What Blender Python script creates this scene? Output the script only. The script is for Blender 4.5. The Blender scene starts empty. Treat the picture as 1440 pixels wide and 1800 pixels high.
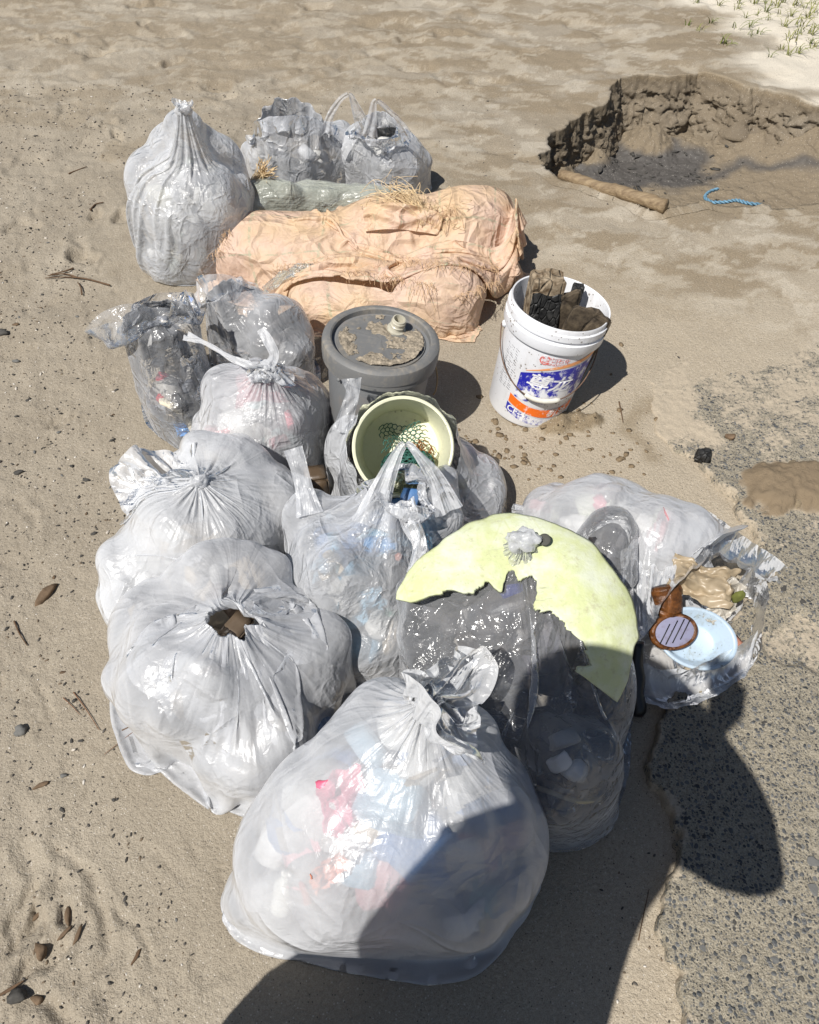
import bpy, bmesh, math, random
import numpy as np
from mathutils import Vector, Matrix, Euler

# ------------------------------------------------------------------ camera, sky, sun, exposure
SC = bpy.context.scene
COL = SC.collection
R = math.radians
CAM_H, PITCH, FPX = 1.65, R(49.0), 1386.0
cam_d = bpy.data.cameras.new('camera')
cam_d.sensor_fit = 'HORIZONTAL'
cam_d.sensor_width = 36.0
cam_d.lens = 36.0 * FPX / 1440.0
cam_d.clip_start, cam_d.clip_end = 0.02, 2000.0
cam = bpy.data.objects.new('camera', cam_d)
COL.objects.link(cam)
cam.location = (0, 0, CAM_H)
cam.rotation_euler = (R(90) - PITCH, 0, 0)
SC.camera = cam

SUN_EL, SUN_AZ = R(54.0), R(38.0)        # azimuth of the shadows, from +y towards +x
sdir = Vector((math.sin(SUN_AZ) * math.cos(SUN_EL), math.cos(SUN_AZ) * math.cos(SUN_EL), -math.sin(SUN_EL)))
world = bpy.data.worlds.new('World')
SC.world = world
world.use_nodes = True
wn = world.node_tree
wn.nodes.clear()
w_out = wn.nodes.new('ShaderNodeOutputWorld')
w_bg = wn.nodes.new('ShaderNodeBackground')
w_sky = wn.nodes.new('ShaderNodeTexSky')
w_sky.sky_type = 'NISHITA'
w_sky.sun_disc = False
w_sky.sun_elevation = SUN_EL
w_sky.sun_rotation = SUN_AZ + math.pi
w_bg.inputs['Strength'].default_value = 0.05
wn.links.new(w_sky.outputs[0], w_bg.inputs['Color'])
wn.links.new(w_bg.outputs[0], w_out.inputs['Surface'])
sun_d = bpy.data.lights.new('sun', 'SUN')
sun_d.energy = 5.0
sun_d.angle = R(0.5)
sun_d.color = (1.0, 0.965, 0.91)
sun = bpy.data.objects.new('sun', sun_d)
COL.objects.link(sun)
sun.rotation_euler = sdir.to_track_quat('-Z', 'Y').to_euler()
vs = SC.view_settings
SC.display_settings.display_device = 'sRGB'
vs.view_transform = 'Standard'
vs.look = 'None'
vs.exposure = 0.12
vs.gamma = 1.0
vs.use_curve_mapping = False
SC.render.engine = 'CYCLES'
SC.cycles.use_denoising = True
SC.cycles.transparent_max_bounces = 24
SC.cycles.max_bounces = 8
SC.cycles.diffuse_bounces = 4
SC.cycles.glossy_bounces = 3
SC.cycles.transmission_bounces = 4
SC.cycles.caustics_reflective = False
SC.cycles.caustics_refractive = False
SC.cycles.sample_clamp_indirect = 6.0

rng = np.random.default_rng(11)
random.seed(5)
f32 = np.float32


# ------------------------------------------------------------------ places: read off the photo's plan, then fixed in metres
def ray(px, py):
    x, y = (px - 720) / FPX, (900 - py) / FPX
    return x, math.cos(PITCH) + y * math.sin(PITCH), math.sin(PITCH) - y * math.cos(PITCH)


def at(px, py, z=0.0):
    x, f, d = ray(px, py)
    t = (CAM_H - z) / d
    return Vector((x * t, f * t, z))


def aty(px, py, Y):
    x, f, d = ray(px, py)
    t = Y / f
    return Vector((x * t, Y, CAM_H - d * t))


# ------------------------------------------------------------------ noise
def _hash(ix, iy, iz, seed):
    h = (ix.astype(np.int64) * 374761393 + iy.astype(np.int64) * 668265263 + iz.astype(np.int64) * 2147483647 + seed * 974634761) & 0xffffffff
    h = ((h ^ (h >> 13)) * 1274126177) & 0xffffffff
    h = ((h ^ (h >> 16)) * 2246822519) & 0xffffffff
    return ((h ^ (h >> 15)) & 0xffff) / 65535.0


def vnoise(x, y, z=None, seed=0):
    if z is None:
        z = np.zeros_like(x)
    ix, iy, iz = np.floor(x), np.floor(y), np.floor(z)
    fx, fy, fz = x - ix, y - iy, z - iz
    fx, fy, fz = (a * a * (3 - 2 * a) for a in (fx, fy, fz))
    r = 0
    flat = not np.any(fz)
    for dz in ((0,) if flat else (0, 1)):
        wz = 1.0 if flat else (fz if dz else 1 - fz)
        for dy in (0, 1):
            wy = fy if dy else 1 - fy
            for dx in (0, 1):
                wx = fx if dx else 1 - fx
                r = r + wx * wy * wz * _hash(ix + dx, iy + dy, iz + dz, seed)
    return r * 2 - 1


def fbm(x, y, z=None, oct=4, seed=0, gain=0.5):
    s, a = 0, 1.0
    for o in range(oct):
        k = 2.03 ** o
        s = s + a * vnoise(x * k + 7.3 * o, y * k - 3.1 * o, None if z is None else z * k + 1.7 * o, seed + o)
        a *= gain
    return s


def smooth(a, b, x):
    t = np.clip((x - a) / (b - a), 0, 1)
    return t * t * (3 - 2 * t)


# ------------------------------------------------------------------ node helper
class NT:
    def __init__(self, name):
        self.m = bpy.data.materials.new(name)
        self.m.use_nodes = True
        self.t = self.m.node_tree
        self.t.nodes.clear()
        self.out = self.t.nodes.new('ShaderNodeOutputMaterial')

    def n(self, typ, ins=None, **props):
        nd = self.t.nodes.new('ShaderNode' + typ)
        for k, v in props.items():
            setattr(nd, k, v)
        for k, v in (ins or {}).items():
            self.put(nd.inputs[k], v)
        return nd

    def put(self, sock, v):
        if isinstance(v, bpy.types.NodeSocket):
            self.t.links.new(v, sock)
        elif isinstance(v, bpy.types.Node):
            self.t.links.new(v.outputs[0], sock)
        else:
            if hasattr(sock, 'default_value'):
                if sock.type == 'RGBA' and len(v) == 3:
                    v = (*v, 1)
                sock.default_value = v

    def math(self, op, a, b=0.0, c=0.0, clamp=False):
        return self.n('Math', {0: a, 1: b, 2: c}, operation=op, use_clamp=clamp).outputs[0]

    def mix(self, f, a, b, blend='MIX'):
        nd = self.n('Mix', data_type='RGBA', blend_type=blend)
        self.put(nd.inputs[0], f)
        self.put(nd.inputs[6], a)
        self.put(nd.inputs[7], b)
        return nd.outputs[2]

    def noise(self, vec, scale, detail=2.0, rough=0.5, dist=0.0):
        d = {'Scale': scale, 'Detail': detail, 'Roughness': rough, 'Distortion': dist}
        if vec is not None:
            d['Vector'] = vec
        return self.n('TexNoise', d).outputs[0]

    def ramp(self, v, lo, hi):
        return self.n('MapRange', {0: v, 1: lo, 2: hi, 3: 0.0, 4: 1.0}).outputs[0]

    def coord(self, which='Object'):
        return self.n('TexCoord').outputs[which]

    def scale(self, vec, s):
        return self.n('Mapping', {'Vector': vec, 'Scale': s}).outputs[0]

    def attr(self, name):
        return self.n('Attribute', attribute_name=name)

    def bump(self, h, strength=0.5, dist=0.01, normal=None):
        d = {'Height': h, 'Strength': strength, 'Distance': dist}
        if normal is not None:
            d['Normal'] = normal
        return self.n('Bump', d).outputs[0]

    def bsdf(self, **k):
        d = {}
        names = dict(col='Base Color', rough='Roughness', spec='Specular IOR Level', nrm='Normal', metal='Metallic', sheen='Sheen Weight',
                     sub='Subsurface Weight', trans='Transmission Weight', alpha='Alpha', coat='Coat Weight')
        b = self.n('BsdfPrincipled', {names[a]: v for a, v in k.items()})
        self.t.links.new(b.outputs[0], self.out.inputs[0])
        return b

    def done(self, sh):
        self.put(self.out.inputs[0], sh)
        return self.m


# ------------------------------------------------------------------ object helpers
def link(name, me, mats=None, parent=None, smooth_shade=True):
    if mats is not None:
        for m in (mats if isinstance(mats, (list, tuple)) else [mats]):
            me.materials.append(m)
    if smooth_shade and len(me.polygons):
        me.polygons.foreach_set('use_smooth', np.ones(len(me.polygons), dtype=bool))
    o = bpy.data.objects.new(name, me)
    COL.objects.link(o)
    if parent is not None:
        o.parent = parent
    return o


def tag(o, label=None, cat=None, group=None, kind=None):
    for k, v in (('label', label), ('category', cat), ('group', group), ('kind', kind)):
        if v:
            o[k] = v
    return o


def thing(name, label, cat, loc=(0, 0, 0), rot=(0, 0, 0), group=None):
    o = bpy.data.objects.new(name, None)
    o.empty_display_size = 0.05
    COL.objects.link(o)
    o.location = loc
    o.rotation_euler = rot
    return tag(o, label, cat, group)


def mesh_np(name, V, F):
    """V (n,3), F (m,4) or (m,3) int arrays"""
    me = bpy.data.meshes.new(name)
    V = np.ascontiguousarray(V, dtype=f32)
    F = np.ascontiguousarray(F, dtype=np.int32)
    k = F.shape[1]
    me.vertices.add(len(V))
    me.vertices.foreach_set('co', V.ravel())
    me.loops.add(F.size)
    me.loops.foreach_set('vertex_index', F.ravel())
    me.polygons.add(len(F))
    me.polygons.foreach_set('loop_start', np.arange(0, F.size, k, dtype=np.int32))
    me.update(calc_edges=True)
    return me


def grid_faces(nv, nu, wrap=False):
    j, i = np.meshgrid(np.arange(nv - 1), np.arange(nu if wrap else nu - 1), indexing='ij')
    i2 = (i + 1) % nu
    return np.stack([j * nu + i, j * nu + i2, (j + 1) * nu + i2, (j + 1) * nu + i], -1).reshape(-1, 4)


def bm_mesh(bm, name):
    bmesh.ops.recalc_face_normals(bm, faces=bm.faces)
    me = bpy.data.meshes.new(name)
    bm.to_mesh(me)
    bm.free()
    return me


def lathe(profile, seg=64, wob=0.0, seed=0):
    """profile: list of (r, z); returns V, F"""
    P = np.array(profile, dtype=float)
    a = np.linspace(0, 2 * np.pi, seg, endpoint=False)
    rr = P[:, 0][:, None] * (1 + wob * np.sin(2 * a + seed)[None, :])
    V = np.stack([rr * np.cos(a), rr * np.sin(a), np.broadcast_to(P[:, 1][:, None], rr.shape)], -1).reshape(-1, 3)
    return V, grid_faces(len(P), seg, True)


def tube(points, rad, seg=8, name='tube'):
    """mesh tube along points; rad a number or one per point"""
    P = np.array([tuple(p) for p in points], dtype=float)
    n = len(P)
    rad = np.full(n, rad) if np.isscalar(rad) else np.array(rad)
    T = np.gradient(P, axis=0)
    T /= np.linalg.norm(T, axis=1)[:, None] + 1e-9
    ref = np.array([0.0, 0.0, 1.0]) if abs(T[0, 2]) < 0.9 else np.array([1.0, 0, 0])
    Nn = np.zeros_like(P)
    v = np.cross(T[0], ref)
    v /= np.linalg.norm(v) + 1e-9
    for k in range(n):
        v = v - T[k] * np.dot(v, T[k])
        v /= np.linalg.norm(v) + 1e-9
        Nn[k] = v
    Bn = np.cross(T, Nn)
    a = np.linspace(0, 2 * np.pi, seg, endpoint=False)
    V = P[:, None, :] + rad[:, None, None] * (np.cos(a)[None, :, None] * Nn[:, None, :] + np.sin(a)[None, :, None] * Bn[:, None, :])
    V = V.reshape(-1, 3)
    F = grid_faces(n, seg, True).tolist()
    F.append(list(range(seg))[::-1])
    F.append([(n - 1) * seg + k for k in range(seg)])
    me = bpy.data.meshes.new(name)
    me.from_pydata(V.tolist(), [], F)
    me.update()
    return me


def join_np(parts):
    """list of (V,F quads/tris lists) -> mesh via from_pydata arrays with same face size"""
    Vs, Fs, k = [], [], 0
    for V, F in parts:
        Vs.append(V)
        Fs.append(np.asarray(F) + k)
        k += len(V)
    return np.concatenate(Vs), np.concatenate(Fs)


def spline(pts, n):
    P = np.array([tuple(p) for p in pts], dtype=float)
    k = len(P)
    t = np.linspace(0, k - 1, n)
    i = np.clip(t.astype(int), 0, k - 2)
    u = (t - i)[:, None]
    p0, p1, p2, p3 = P[np.clip(i - 1, 0, k - 1)], P[i], P[i + 1], P[np.clip(i + 2, 0, k - 1)]
    return 0.5 * (2 * p1 + (p2 - p0) * u + (2 * p0 - 5 * p1 + 4 * p2 - p3) * u ** 2 + (3 * p1 - p0 - 3 * p2 + p3) * u ** 3)


def set_col(me, C, name='tone'):
    a = me.color_attributes.new(name, 'FLOAT_COLOR', 'POINT')
    a.data.foreach_set('color', np.ascontiguousarray(np.c_[C, np.ones(len(C))], dtype=f32).ravel())


def set_f(me, vals, name):
    a = me.attributes.new(name, 'FLOAT', 'POINT')
    a.data.foreach_set('value', np.ascontiguousarray(vals, dtype=f32).ravel())


_ico = {}


def ico(sub):
    if sub not in _ico:
        bm = bmesh.new()
        bmesh.ops.create_icosphere(bm, subdivisions=sub, radius=1.0)
        bm.verts.ensure_lookup_table()
        V = np.array([v.co[:] for v in bm.verts])
        F = np.array([[v.index for v in f.verts] for f in bm.faces])
        bm.free()
        _ico[sub] = (V, F)
    return _ico[sub]


def rock(sub, size, seed, rough=0.25, flat=1.0):
    V, F = ico(sub)
    d = 1 + rough * fbm(V[:, 0] * 1.3 + seed * 3.1, V[:, 1] * 1.3 - seed, V[:, 2] * 1.3 + seed * 0.7, 3, seed)
    V = V * d[:, None] * np.array(size)
    V = V * np.array([1, 1, flat])
    return V, F


def rotm(rx, ry, rz):
    return np.array(Euler((rx, ry, rz)).to_matrix())


# ------------------------------------------------------------------ materials
def simple(name, col, rough=0.5, spec=0.5, nscale=0.0, namt=0.15, bump=0.0, bscale=60.0, bdist=0.004, sub=0.0):
    t = NT(name)
    c = t.coord('Object')
    k = {'rough': rough, 'spec': spec}
    if nscale:
        nz = t.noise(c, nscale, 4, 0.6)
        k['col'] = t.mix(t.ramp(nz, 0.3, 0.7), [x * (1 - namt) for x in col], [min(1, x * (1 + namt)) for x in col])
    else:
        k['col'] = (*col, 1)
    if bump:
        k['nrm'] = t.bump(t.noise(c, bscale, 4, 0.6), bump, bdist)
    t.bsdf(**k)
    return t.m


def film_mat(name, a, col=(0.86, 0.875, 0.91), rough=0.2, crease=0.7, fine=55.0, coarse=14.0, streak=0.25, transl=0.36):
    """thin polyethylene film: what is not scattered goes straight through; denser where it is seen edge-on"""
    t = NT(name)
    uv = t.n('UVMap').outputs[0]
    ob = t.coord('Object')
    n1 = t.noise(ob, coarse, 3, 0.55, 0.6)
    n2 = t.noise(ob, fine, 2, 0.5, 1.0)
    r1 = t.math('ABSOLUTE', t.math('SUBTRACT', n1, 0.5))
    r2 = t.math('ABSOLUTE', t.math('SUBTRACT', n2, 0.5))
    st = t.noise(t.scale(uv, (46.0, 3.0, 1.0)), 1.0, 2, 0.5, 0.3)
    h = t.math('ADD', t.math('MULTIPLY', r1, -1.0), t.math('MULTIPLY', r2, -0.10))
    h = t.math('ADD', h, t.math('MULTIPLY', st, streak))
    wv = t.n('VectorMath', {0: ob, 1: t.n('VectorMath', {0: t.n('TexNoise', {'Vector': ob, 'Scale': coarse * 0.5, 'Detail': 2.0}).outputs['Color'], 'Scale': 0.10}, operation='SCALE').outputs[0]}, operation='ADD').outputs[0]
    vo = t.n('TexVoronoi', {'Vector': wv, 'Scale': coarse * 0.9, 'Randomness': 1.0}, feature='DISTANCE_TO_EDGE').outputs['Distance']
    fold = t.math('SUBTRACT', 1.0, t.ramp(vo, 0.0, 0.14))
    h = t.math('ADD', h, t.math('MULTIPLY', t.math('MULTIPLY', t.math('MULTIPLY', fold, fold), t.ramp(n1, 0.42, 0.62)), 0.15))
    nrm = t.bump(h, crease, 0.03)
    f = t.n('LayerWeight', {'Blend': 0.5}).outputs['Facing']
    cos = t.math('MAXIMUM', t.math('SUBTRACT', 1.0, f), 0.14)
    at_ = t.math('MULTIPLY', a, t.math('ADD', 0.62, t.math('MULTIPLY', n1, 0.76)))
    thru = t.math('POWER', t.math('SUBTRACT', 1.0, at_), t.math('DIVIDE', 1.0, cos))
    alpha = t.math('SUBTRACT', 1.0, thru, clamp=True)
    dif = t.n('BsdfDiffuse', {'Color': col, 'Normal': nrm})
    tra = t.n('BsdfTranslucent', {'Color': col, 'Normal': nrm})
    sc = t.n('MixShader', {0: transl, 1: dif.outputs[0], 2: tra.outputs[0]})
    clear = t.n('BsdfTransparent', {'Color': (0.97, 0.975, 0.98)})
    base = t.n('MixShader', {0: alpha, 1: clear.outputs[0], 2: sc.outputs[0]})
    gl = t.n('BsdfGlossy', {'Color': (1, 1, 1), 'Roughness': rough, 'Normal': nrm})
    fr = t.n('Fresnel', {'IOR': 1.42, 'Normal': nrm})
    return t.done(t.n('MixShader', {0: fr.outputs[0], 1: base.outputs[0], 2: gl.outputs[0]}).outputs[0])


def tone_mat(name, rough=0.45, bump=0.3, bscale=40):
    t = NT(name)
    c = t.coord('Object')
    at_ = t.attr('tone').outputs['Color']
    nz = t.noise(c, 25, 4, 0.6)
    col = t.mix(t.math('MULTIPLY', t.ramp(nz, 0.35, 0.75), 0.35), at_, (0.25, 0.21, 0.17))
    t.bsdf(col=col, rough=rough, nrm=t.bump(t.noise(c, bscale, 4, 0.6), bump, 0.01))
    return t.m


def sand_mat():
    t = NT('sand')
    c = t.coord('Object')
    wet = t.attr('wet').outputs['Fac']
    pale = t.attr('pale').outputs['Fac']
    damp = t.attr('damp').outputs['Fac']
    warm = t.attr('warm').outputs['Fac']
    g1 = t.noise(c, 420, 2, 0.6)
    g2 = t.noise(c, 130, 3, 0.6)
    big = t.noise(c, 3.2, 4, 0.6)
    base = t.mix(t.ramp(big, 0.3, 0.7), (0.385, 0.335, 0.262), (0.47, 0.415, 0.33))
    base = t.mix(warm, base, (0.55, 0.475, 0.365))
    base = t.mix(damp, base, (0.315, 0.250, 0.165))
    base = t.mix(pale, base, (0.70, 0.64, 0.535))
    base = t.mix(wet, base, (0.088, 0.085, 0.084))
    gr = t.math('ADD', t.math('MULTIPLY', t.ramp(g1, 0.3, 0.7), 0.75), t.math('MULTIPLY', t.ramp(g2, 0.3, 0.7), 0.4))
    col = t.mix(t.math('MULTIPLY', t.math('SUBTRACT', 1.0, t.math('MULTIPLY', pale, 0.6)), gr), base, t.mix(1.0, base, (0.62, 0.60, 0.58), 'MULTIPLY'))
    v = t.n('TexVoronoi', {'Vector': c, 'Scale': 170.0}, feature='F1')
    spark = t.math('LESS_THAN', v.outputs['Distance'], 0.24)
    pick = t.math('GREATER_THAN', t.n('SeparateColor', {0: v.outputs['Color']}).outputs[0], 0.8)
    col = t.mix(t.math('MULTIPLY', t.math('MULTIPLY', spark, pick), 0.65), col, (0.62, 0.57, 0.5))
    pick2 = t.math('LESS_THAN', t.n('SeparateColor', {0: v.outputs['Color']}).outputs[1], 0.16)
    col = t.mix(t.math('MULTIPLY', t.math('MULTIPLY', spark, pick2), 0.75), col, (0.09, 0.08, 0.07))
    h = t.math('ADD', t.math('MULTIPLY', g1, 0.45), t.math('MULTIPLY', g2, 1.0))
    h = t.math('ADD', h, t.math('MULTIPLY', t.noise(c, 60, 5, 0.75), 0.9))
    nrm = t.bump(h, t.math('SUBTRACT', 0.75, t.math('MULTIPLY', wet, 0.45)), 0.006)
    t.bsdf(col=col, rough=t.math('SUBTRACT', 0.95, t.math('MULTIPLY', wet, 0.35)), spec=t.math('ADD', 0.15, t.math('MULTIPLY', wet, 0.35)), nrm=nrm)
    return t.m


def slab_mat():
    t = NT('worn_concrete')
    c = t.coord('Object')
    cover = t.attr('cover').outputs['Fac']
    wv = t.n('VectorMath', {0: c, 1: t.n('VectorMath', {0: t.n('TexNoise', {'Vector': c, 'Scale': 40.0, 'Detail': 2.0}).outputs['Color'], 'Scale': 0.012}, operation='SCALE').outputs[0]}, operation='ADD').outputs[0]
    v = t.n('TexVoronoi', {'Vector': wv, 'Scale': 105.0, 'Randomness': 1.0}, feature='F1')
    v2 = t.n('TexVoronoi', {'Vector': wv, 'Scale': 190.0, 'Randomness': 1.0}, feature='F1')
    sc = t.n('SeparateColor', {0: v.outputs['Color']})
    sc2 = t.n('SeparateColor', {0: v2.outputs['Color']})
    stone = t.math('MULTIPLY', t.math('GREATER_THAN', sc.outputs[0], 0.52), t.math('LESS_THAN', v.outputs['Distance'], t.math('ADD', 0.22, t.math('MULTIPLY', sc.outputs[2], 0.33))))
    small = t.math('MULTIPLY', t.math('GREATER_THAN', sc2.outputs[0], 0.4), t.math('LESS_THAN', v2.outputs['Distance'], 0.42))
    damp = t.attr('damp').outputs['Fac']
    g = t.noise(c, 260, 3, 0.7)
    mort = t.mix(t.ramp(g, 0.3, 0.7), (0.20, 0.175, 0.13), (0.46, 0.41, 0.32))
    sc_col = t.mix(sc.outputs[1], (0.07, 0.075, 0.08), (0.21, 0.21, 0.205))
    sc2_col = t.mix(sc2.outputs[1], (0.05, 0.052, 0.055), (0.30, 0.28, 0.24))
    col = t.mix(small, mort, sc2_col)
    col = t.mix(stone, col, sc_col)
    cn = t.math('ADD', cover, t.math('MULTIPLY', t.math('SUBTRACT', t.noise(c, 9, 5, 0.7), 0.5), 1.6))
    cn = t.math('ADD', cn, t.math('MULTIPLY', t.math('SUBTRACT', t.noise(t.scale(c, (1, 1, 1)), 90, 3, 0.7), 0.5), 1.4))
    cm = t.ramp(cn, 0.42, 0.62)
    sand = t.mix(t.ramp(g, 0.3, 0.7), (0.36, 0.305, 0.23), (0.47, 0.40, 0.305))
    sand = t.mix(damp, sand, (0.20, 0.15, 0.095))
    col = t.mix(cm, col, sand)
    h = t.math('ADD', t.math('MULTIPLY', g, 0.7), t.math('MULTIPLY', t.noise(c, 70, 4, 0.7), 1.6))
    h = t.math('ADD', h, t.math('MULTIPLY', t.math('SUBTRACT', 1.0, v.outputs['Distance']), t.math('MULTIPLY', stone, 1.2)))
    h = t.math('ADD', h, t.math('MULTIPLY', small, 0.5))
    nrm = t.bump(h, t.math('SUBTRACT', 0.95, t.math('MULTIPLY', cm, 0.55)), 0.006)
    t.bsdf(col=col, rough=0.9, spec=0.25, nrm=nrm)
    return t.m


M_SAND = sand_mat()
M_SLAB = slab_mat()
M_MILK = film_mat('milky_film', 0.44, rough=0.30)
M_MILK2 = film_mat('thick_milky_film', 0.50, rough=0.32, crease=0.55, coarse=8, streak=0.3)
M_MILK3 = film_mat('white_film', 0.64, col=(0.88, 0.895, 0.925), rough=0.34, crease=0.6, coarse=9, streak=0.35)
M_CLEAR = film_mat('clear_film', 0.20, rough=0.15, crease=0.7, coarse=15, fine=60)
M_HAZE = film_mat('hazy_film', 0.34, rough=0.24, crease=0.6, coarse=12, fine=50)
M_TONE = tone_mat('mixed_rubbish')
M_WOOD_D = simple('weathered_wood', (0.16, 0.11, 0.07), 0.85, 0.2, 30, 0.45, 0.6, 60)
M_TWIG = simple('dry_twig', (0.12, 0.075, 0.045), 0.8, 0.2, 60, 0.3)
M_STONE = simple('grey_stone', (0.15, 0.148, 0.14), 0.8, 0.3, 60, 0.3, 0.4, 120, 0.002)
M_STONE2 = simple('dark_stone', (0.07, 0.066, 0.06), 0.85, 0.25, 60, 0.4, 0.4, 120, 0.002)
M_STONE3 = simple('pale_shell', (0.55, 0.5, 0.43), 0.6, 0.3, 60, 0.15)
# ------------------------------------------------------------------ ground
def poly_sd(px, py, poly):
    """signed distance, positive inside"""
    P = np.array(poly)
    Q = np.roll(P, -1, axis=0)
    d2 = np.full(px.shape, 1e9)
    ins = np.zeros(px.shape, bool)
    for a, b in zip(P, Q):
        e = b - a
        t = np.clip(((px - a[0]) * e[0] + (py - a[1]) * e[1]) / (e @ e + 1e-12), 0, 1)
        d2 = np.minimum(d2, (px - a[0] - t * e[0]) ** 2 + (py - a[1] - t * e[1]) ** 2)
        c = ((a[1] > py) != (b[1] > py)) & (px < (b[0] - a[0]) * (py - a[1]) / (b[1] - a[1] + 1e-12) + a[0])
        ins ^= c
    return np.where(ins, 1, -1) * np.sqrt(d2)


def line_d(px, py, pts):
    d2 = np.full(px.shape, 1e9)
    s = np.zeros(px.shape)
    for k in range(len(pts) - 1):
        a, b = np.array(pts[k]), np.array(pts[k + 1])
        e = b - a
        t = np.clip(((px - a[0]) * e[0] + (py - a[1]) * e[1]) / (e @ e + 1e-12), 0, 1)
        q = (px - a[0] - t * e[0]) ** 2 + (py - a[1] - t * e[1]) ** 2
        s = np.where(q < d2, (k + t) / (len(pts) - 1), s)
        d2 = np.minimum(d2, q)
    return np.sqrt(d2), s


def A2(*pxs):
    return [tuple(at(*p)[:2]) for p in pxs]


PIT = A2((952, 268), (968, 238), (988, 222), (1020, 205), (1058, 186), (1082, 172), (1098, 140), (1130, 134), (1185, 138), (1232, 130), (1290, 150), (1375, 162), (1440, 182)) + \
    [(2.75, 4.15), (2.9, 3.4)] + A2((1440, 352), (1368, 366), (1345, 356), (1190, 356), (1165, 372), (1100, 352), (1000, 318), (968, 292))
GROOVES = [(A2((120, 1488), (168, 1535), (190, 1580), (186, 1640), (170, 1700)), 0.010, 0.012),
           (A2((205, 1590), (240, 1630), (285, 1668)), 0.007, 0.009),
           (A2((255, 1482), (290, 1520), (332, 1550)), 0.008, 0.010),
           (A2((60, 1762), (110, 1775), (152, 1795)), 0.008, 0.012),
           (A2((185, 1365), (190, 1395), (205, 1402)), 0.006, 0.006),
           (A2((236, 1318), (255, 1365)), 0.006, 0.008), (A2((340, 1455), (350, 1500)), 0.006, 0.01),
           (A2((65, 1200), (85, 1225), (100, 1270)), 0.005, 0.008), (A2((50, 1430), (60, 1500), (40, 1560)), 0.007, 0.02),
           (A2((200, 1660), (205, 1720), (190, 1790)), 0.006, 0.02), (A2((395, 1500), (400, 1590)), 0.005, 0.012),
           (A2((480, 150), (600, 95), (740, 40)), 0.010, 0.03), (A2((500, 170), (640, 100), (780, 35)), 0.008, 0.03),
           (A2((10, 880), (60, 905), (70, 940)), 0.004, 0.01), (A2((130, 400), (150, 440), (120, 470)), 0.008, 0.02)]
PRINTS = [((85, 65), .11, .05, .3, .028), ((118, 72), .08, .05, .2, .02), ((172, 92), .12, .06, .1, .03), ((250, 8), .10, .05, .3, .025), ((275, 6), .07, .05, .3, .02),
          ((305, 108), .06, .04, .5, .02), ((300, 60), .09, .05, .2, .016), ((385, 150), .08, .05, .2, .02), ((405, 166), .06, .04, .0, .016), ((255, 42), .05, .04, .6, .02),
          ((190, 218), .05, .04, .4, .025), ((205, 238), .06, .03, -.4, .02), ((160, 222), .03, .03, 0, .015), ((35, 400), .08, .05, .3, .014), ((160, 375), .05, .03, 1.2, .02),
          ((210, 385), .06, .05, .2, .02), ((150, 450), .07, .05, .2, .02), ((85, 745), .05, .022, 1.4, .009), ((108, 745), .04, .02, 1.2, .009), ((560, 12), .10, .06, .3, .02),
          ((790, 60), .12, .06, .2, .018), ((740, 118), .14, .06, .1, .016), ((860, 140), .12, .06, .1, .014), ((820, 30), .08, .05, .2, .014), ((930, 90), .12, .07, .2, .014),
          ((40, 1640), .05, .03, .8, .014), ((60, 1690), .05, .03, .6, .014), ((400, 1690), .06, .04, .8, .010), ((30, 1600), .04, .05, 0, .012), ((120, 1620), .03, .02, 1.2, .010)]

nr_, nc_ = 600, 640
s = np.linspace(0, 1, nr_)
ys = -0.5 + 8.0 * (0.32 * s + 0.68 * s ** 2)
u = np.linspace(-1, 1, nc_)
X = (0.95 + 0.47 * np.maximum(ys, 0))[:, None] * u[None, :]
Y = np.broadcast_to(ys[:, None], X.shape).copy()
X = np.concatenate([X[:, :1] - 90, X[:, :1] - 8, X, X[:, -1:] + 8, X[:, -1:] + 90], 1)
Y = np.concatenate([Y[:, :2], Y, Y[:, -2:]], 1)
X = np.concatenate([X[:1], X[:1], X, X[-1:], X[-1:]], 0)
Y = np.concatenate([Y[:1] - 60, Y[:1] - 5, Y, Y[-1:] + 8, Y[-1:] + 160], 0)
wx = X + 0.03 * fbm(X * 9, Y * 9, None, 3, 91)
wy = Y + 0.03 * fbm(X * 9, Y * 9, None, 3, 92)
left = smooth(0.2, -0.5, X)
Z = 0.008 * fbm(X * 1.3, Y * 1.3, None, 3, 1) + 0.0032 * fbm(X * 9, Y * 9, None, 4, 2) * (0.5 + left)
Z += 0.0016 * fbm(X * 45, Y * 45, None, 3, 3) * (0.6 + 0.7 * left)
far = smooth(2.3, 3.6, Y)
Z += far * (0.007 * fbm(wx * 6, wy * 7, None, 4, 5) - 0.012 * smooth(0.35, 0.8, vnoise(wx * 5.2, wy * 6.0, None, 6)))
# small scuffs and pits on the left
pit_n = vnoise(wx * 22, wy * 22, None, 9)
Z -= left * 0.006 * smooth(0.55, 0.9, pit_n)
for pts, dep, wid in GROOVES:
    d, q = line_d(wx, wy, pts)
    taper = np.sin(np.pi * np.clip(q, 0.08, 0.92)) ** 0.5
    Z += taper * dep * (-1.3 * np.exp(-(d / wid) ** 2) + 0.55 * np.exp(-((d - 2.0 * wid) / wid) ** 2))
for p, a, b, ang, dep in PRINTS:
    c = at(*p)
    dx, dy = wx - c.x, wy - c.y
    ca, sa = math.cos(ang), math.sin(ang)
    e = np.sqrt(((dx * ca + dy * sa) / a) ** 2 + ((-dx * sa + dy * ca) / b) ** 2)
    Z += -dep * smooth(1.05, 0.75, e) + 0.4 * dep * np.exp(-((e - 1.25) / 0.22) ** 2) * (0.6 + 0.8 * vnoise(X * 30, Y * 30, None, 12))
Z = np.minimum(Z, 0.02)
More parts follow.
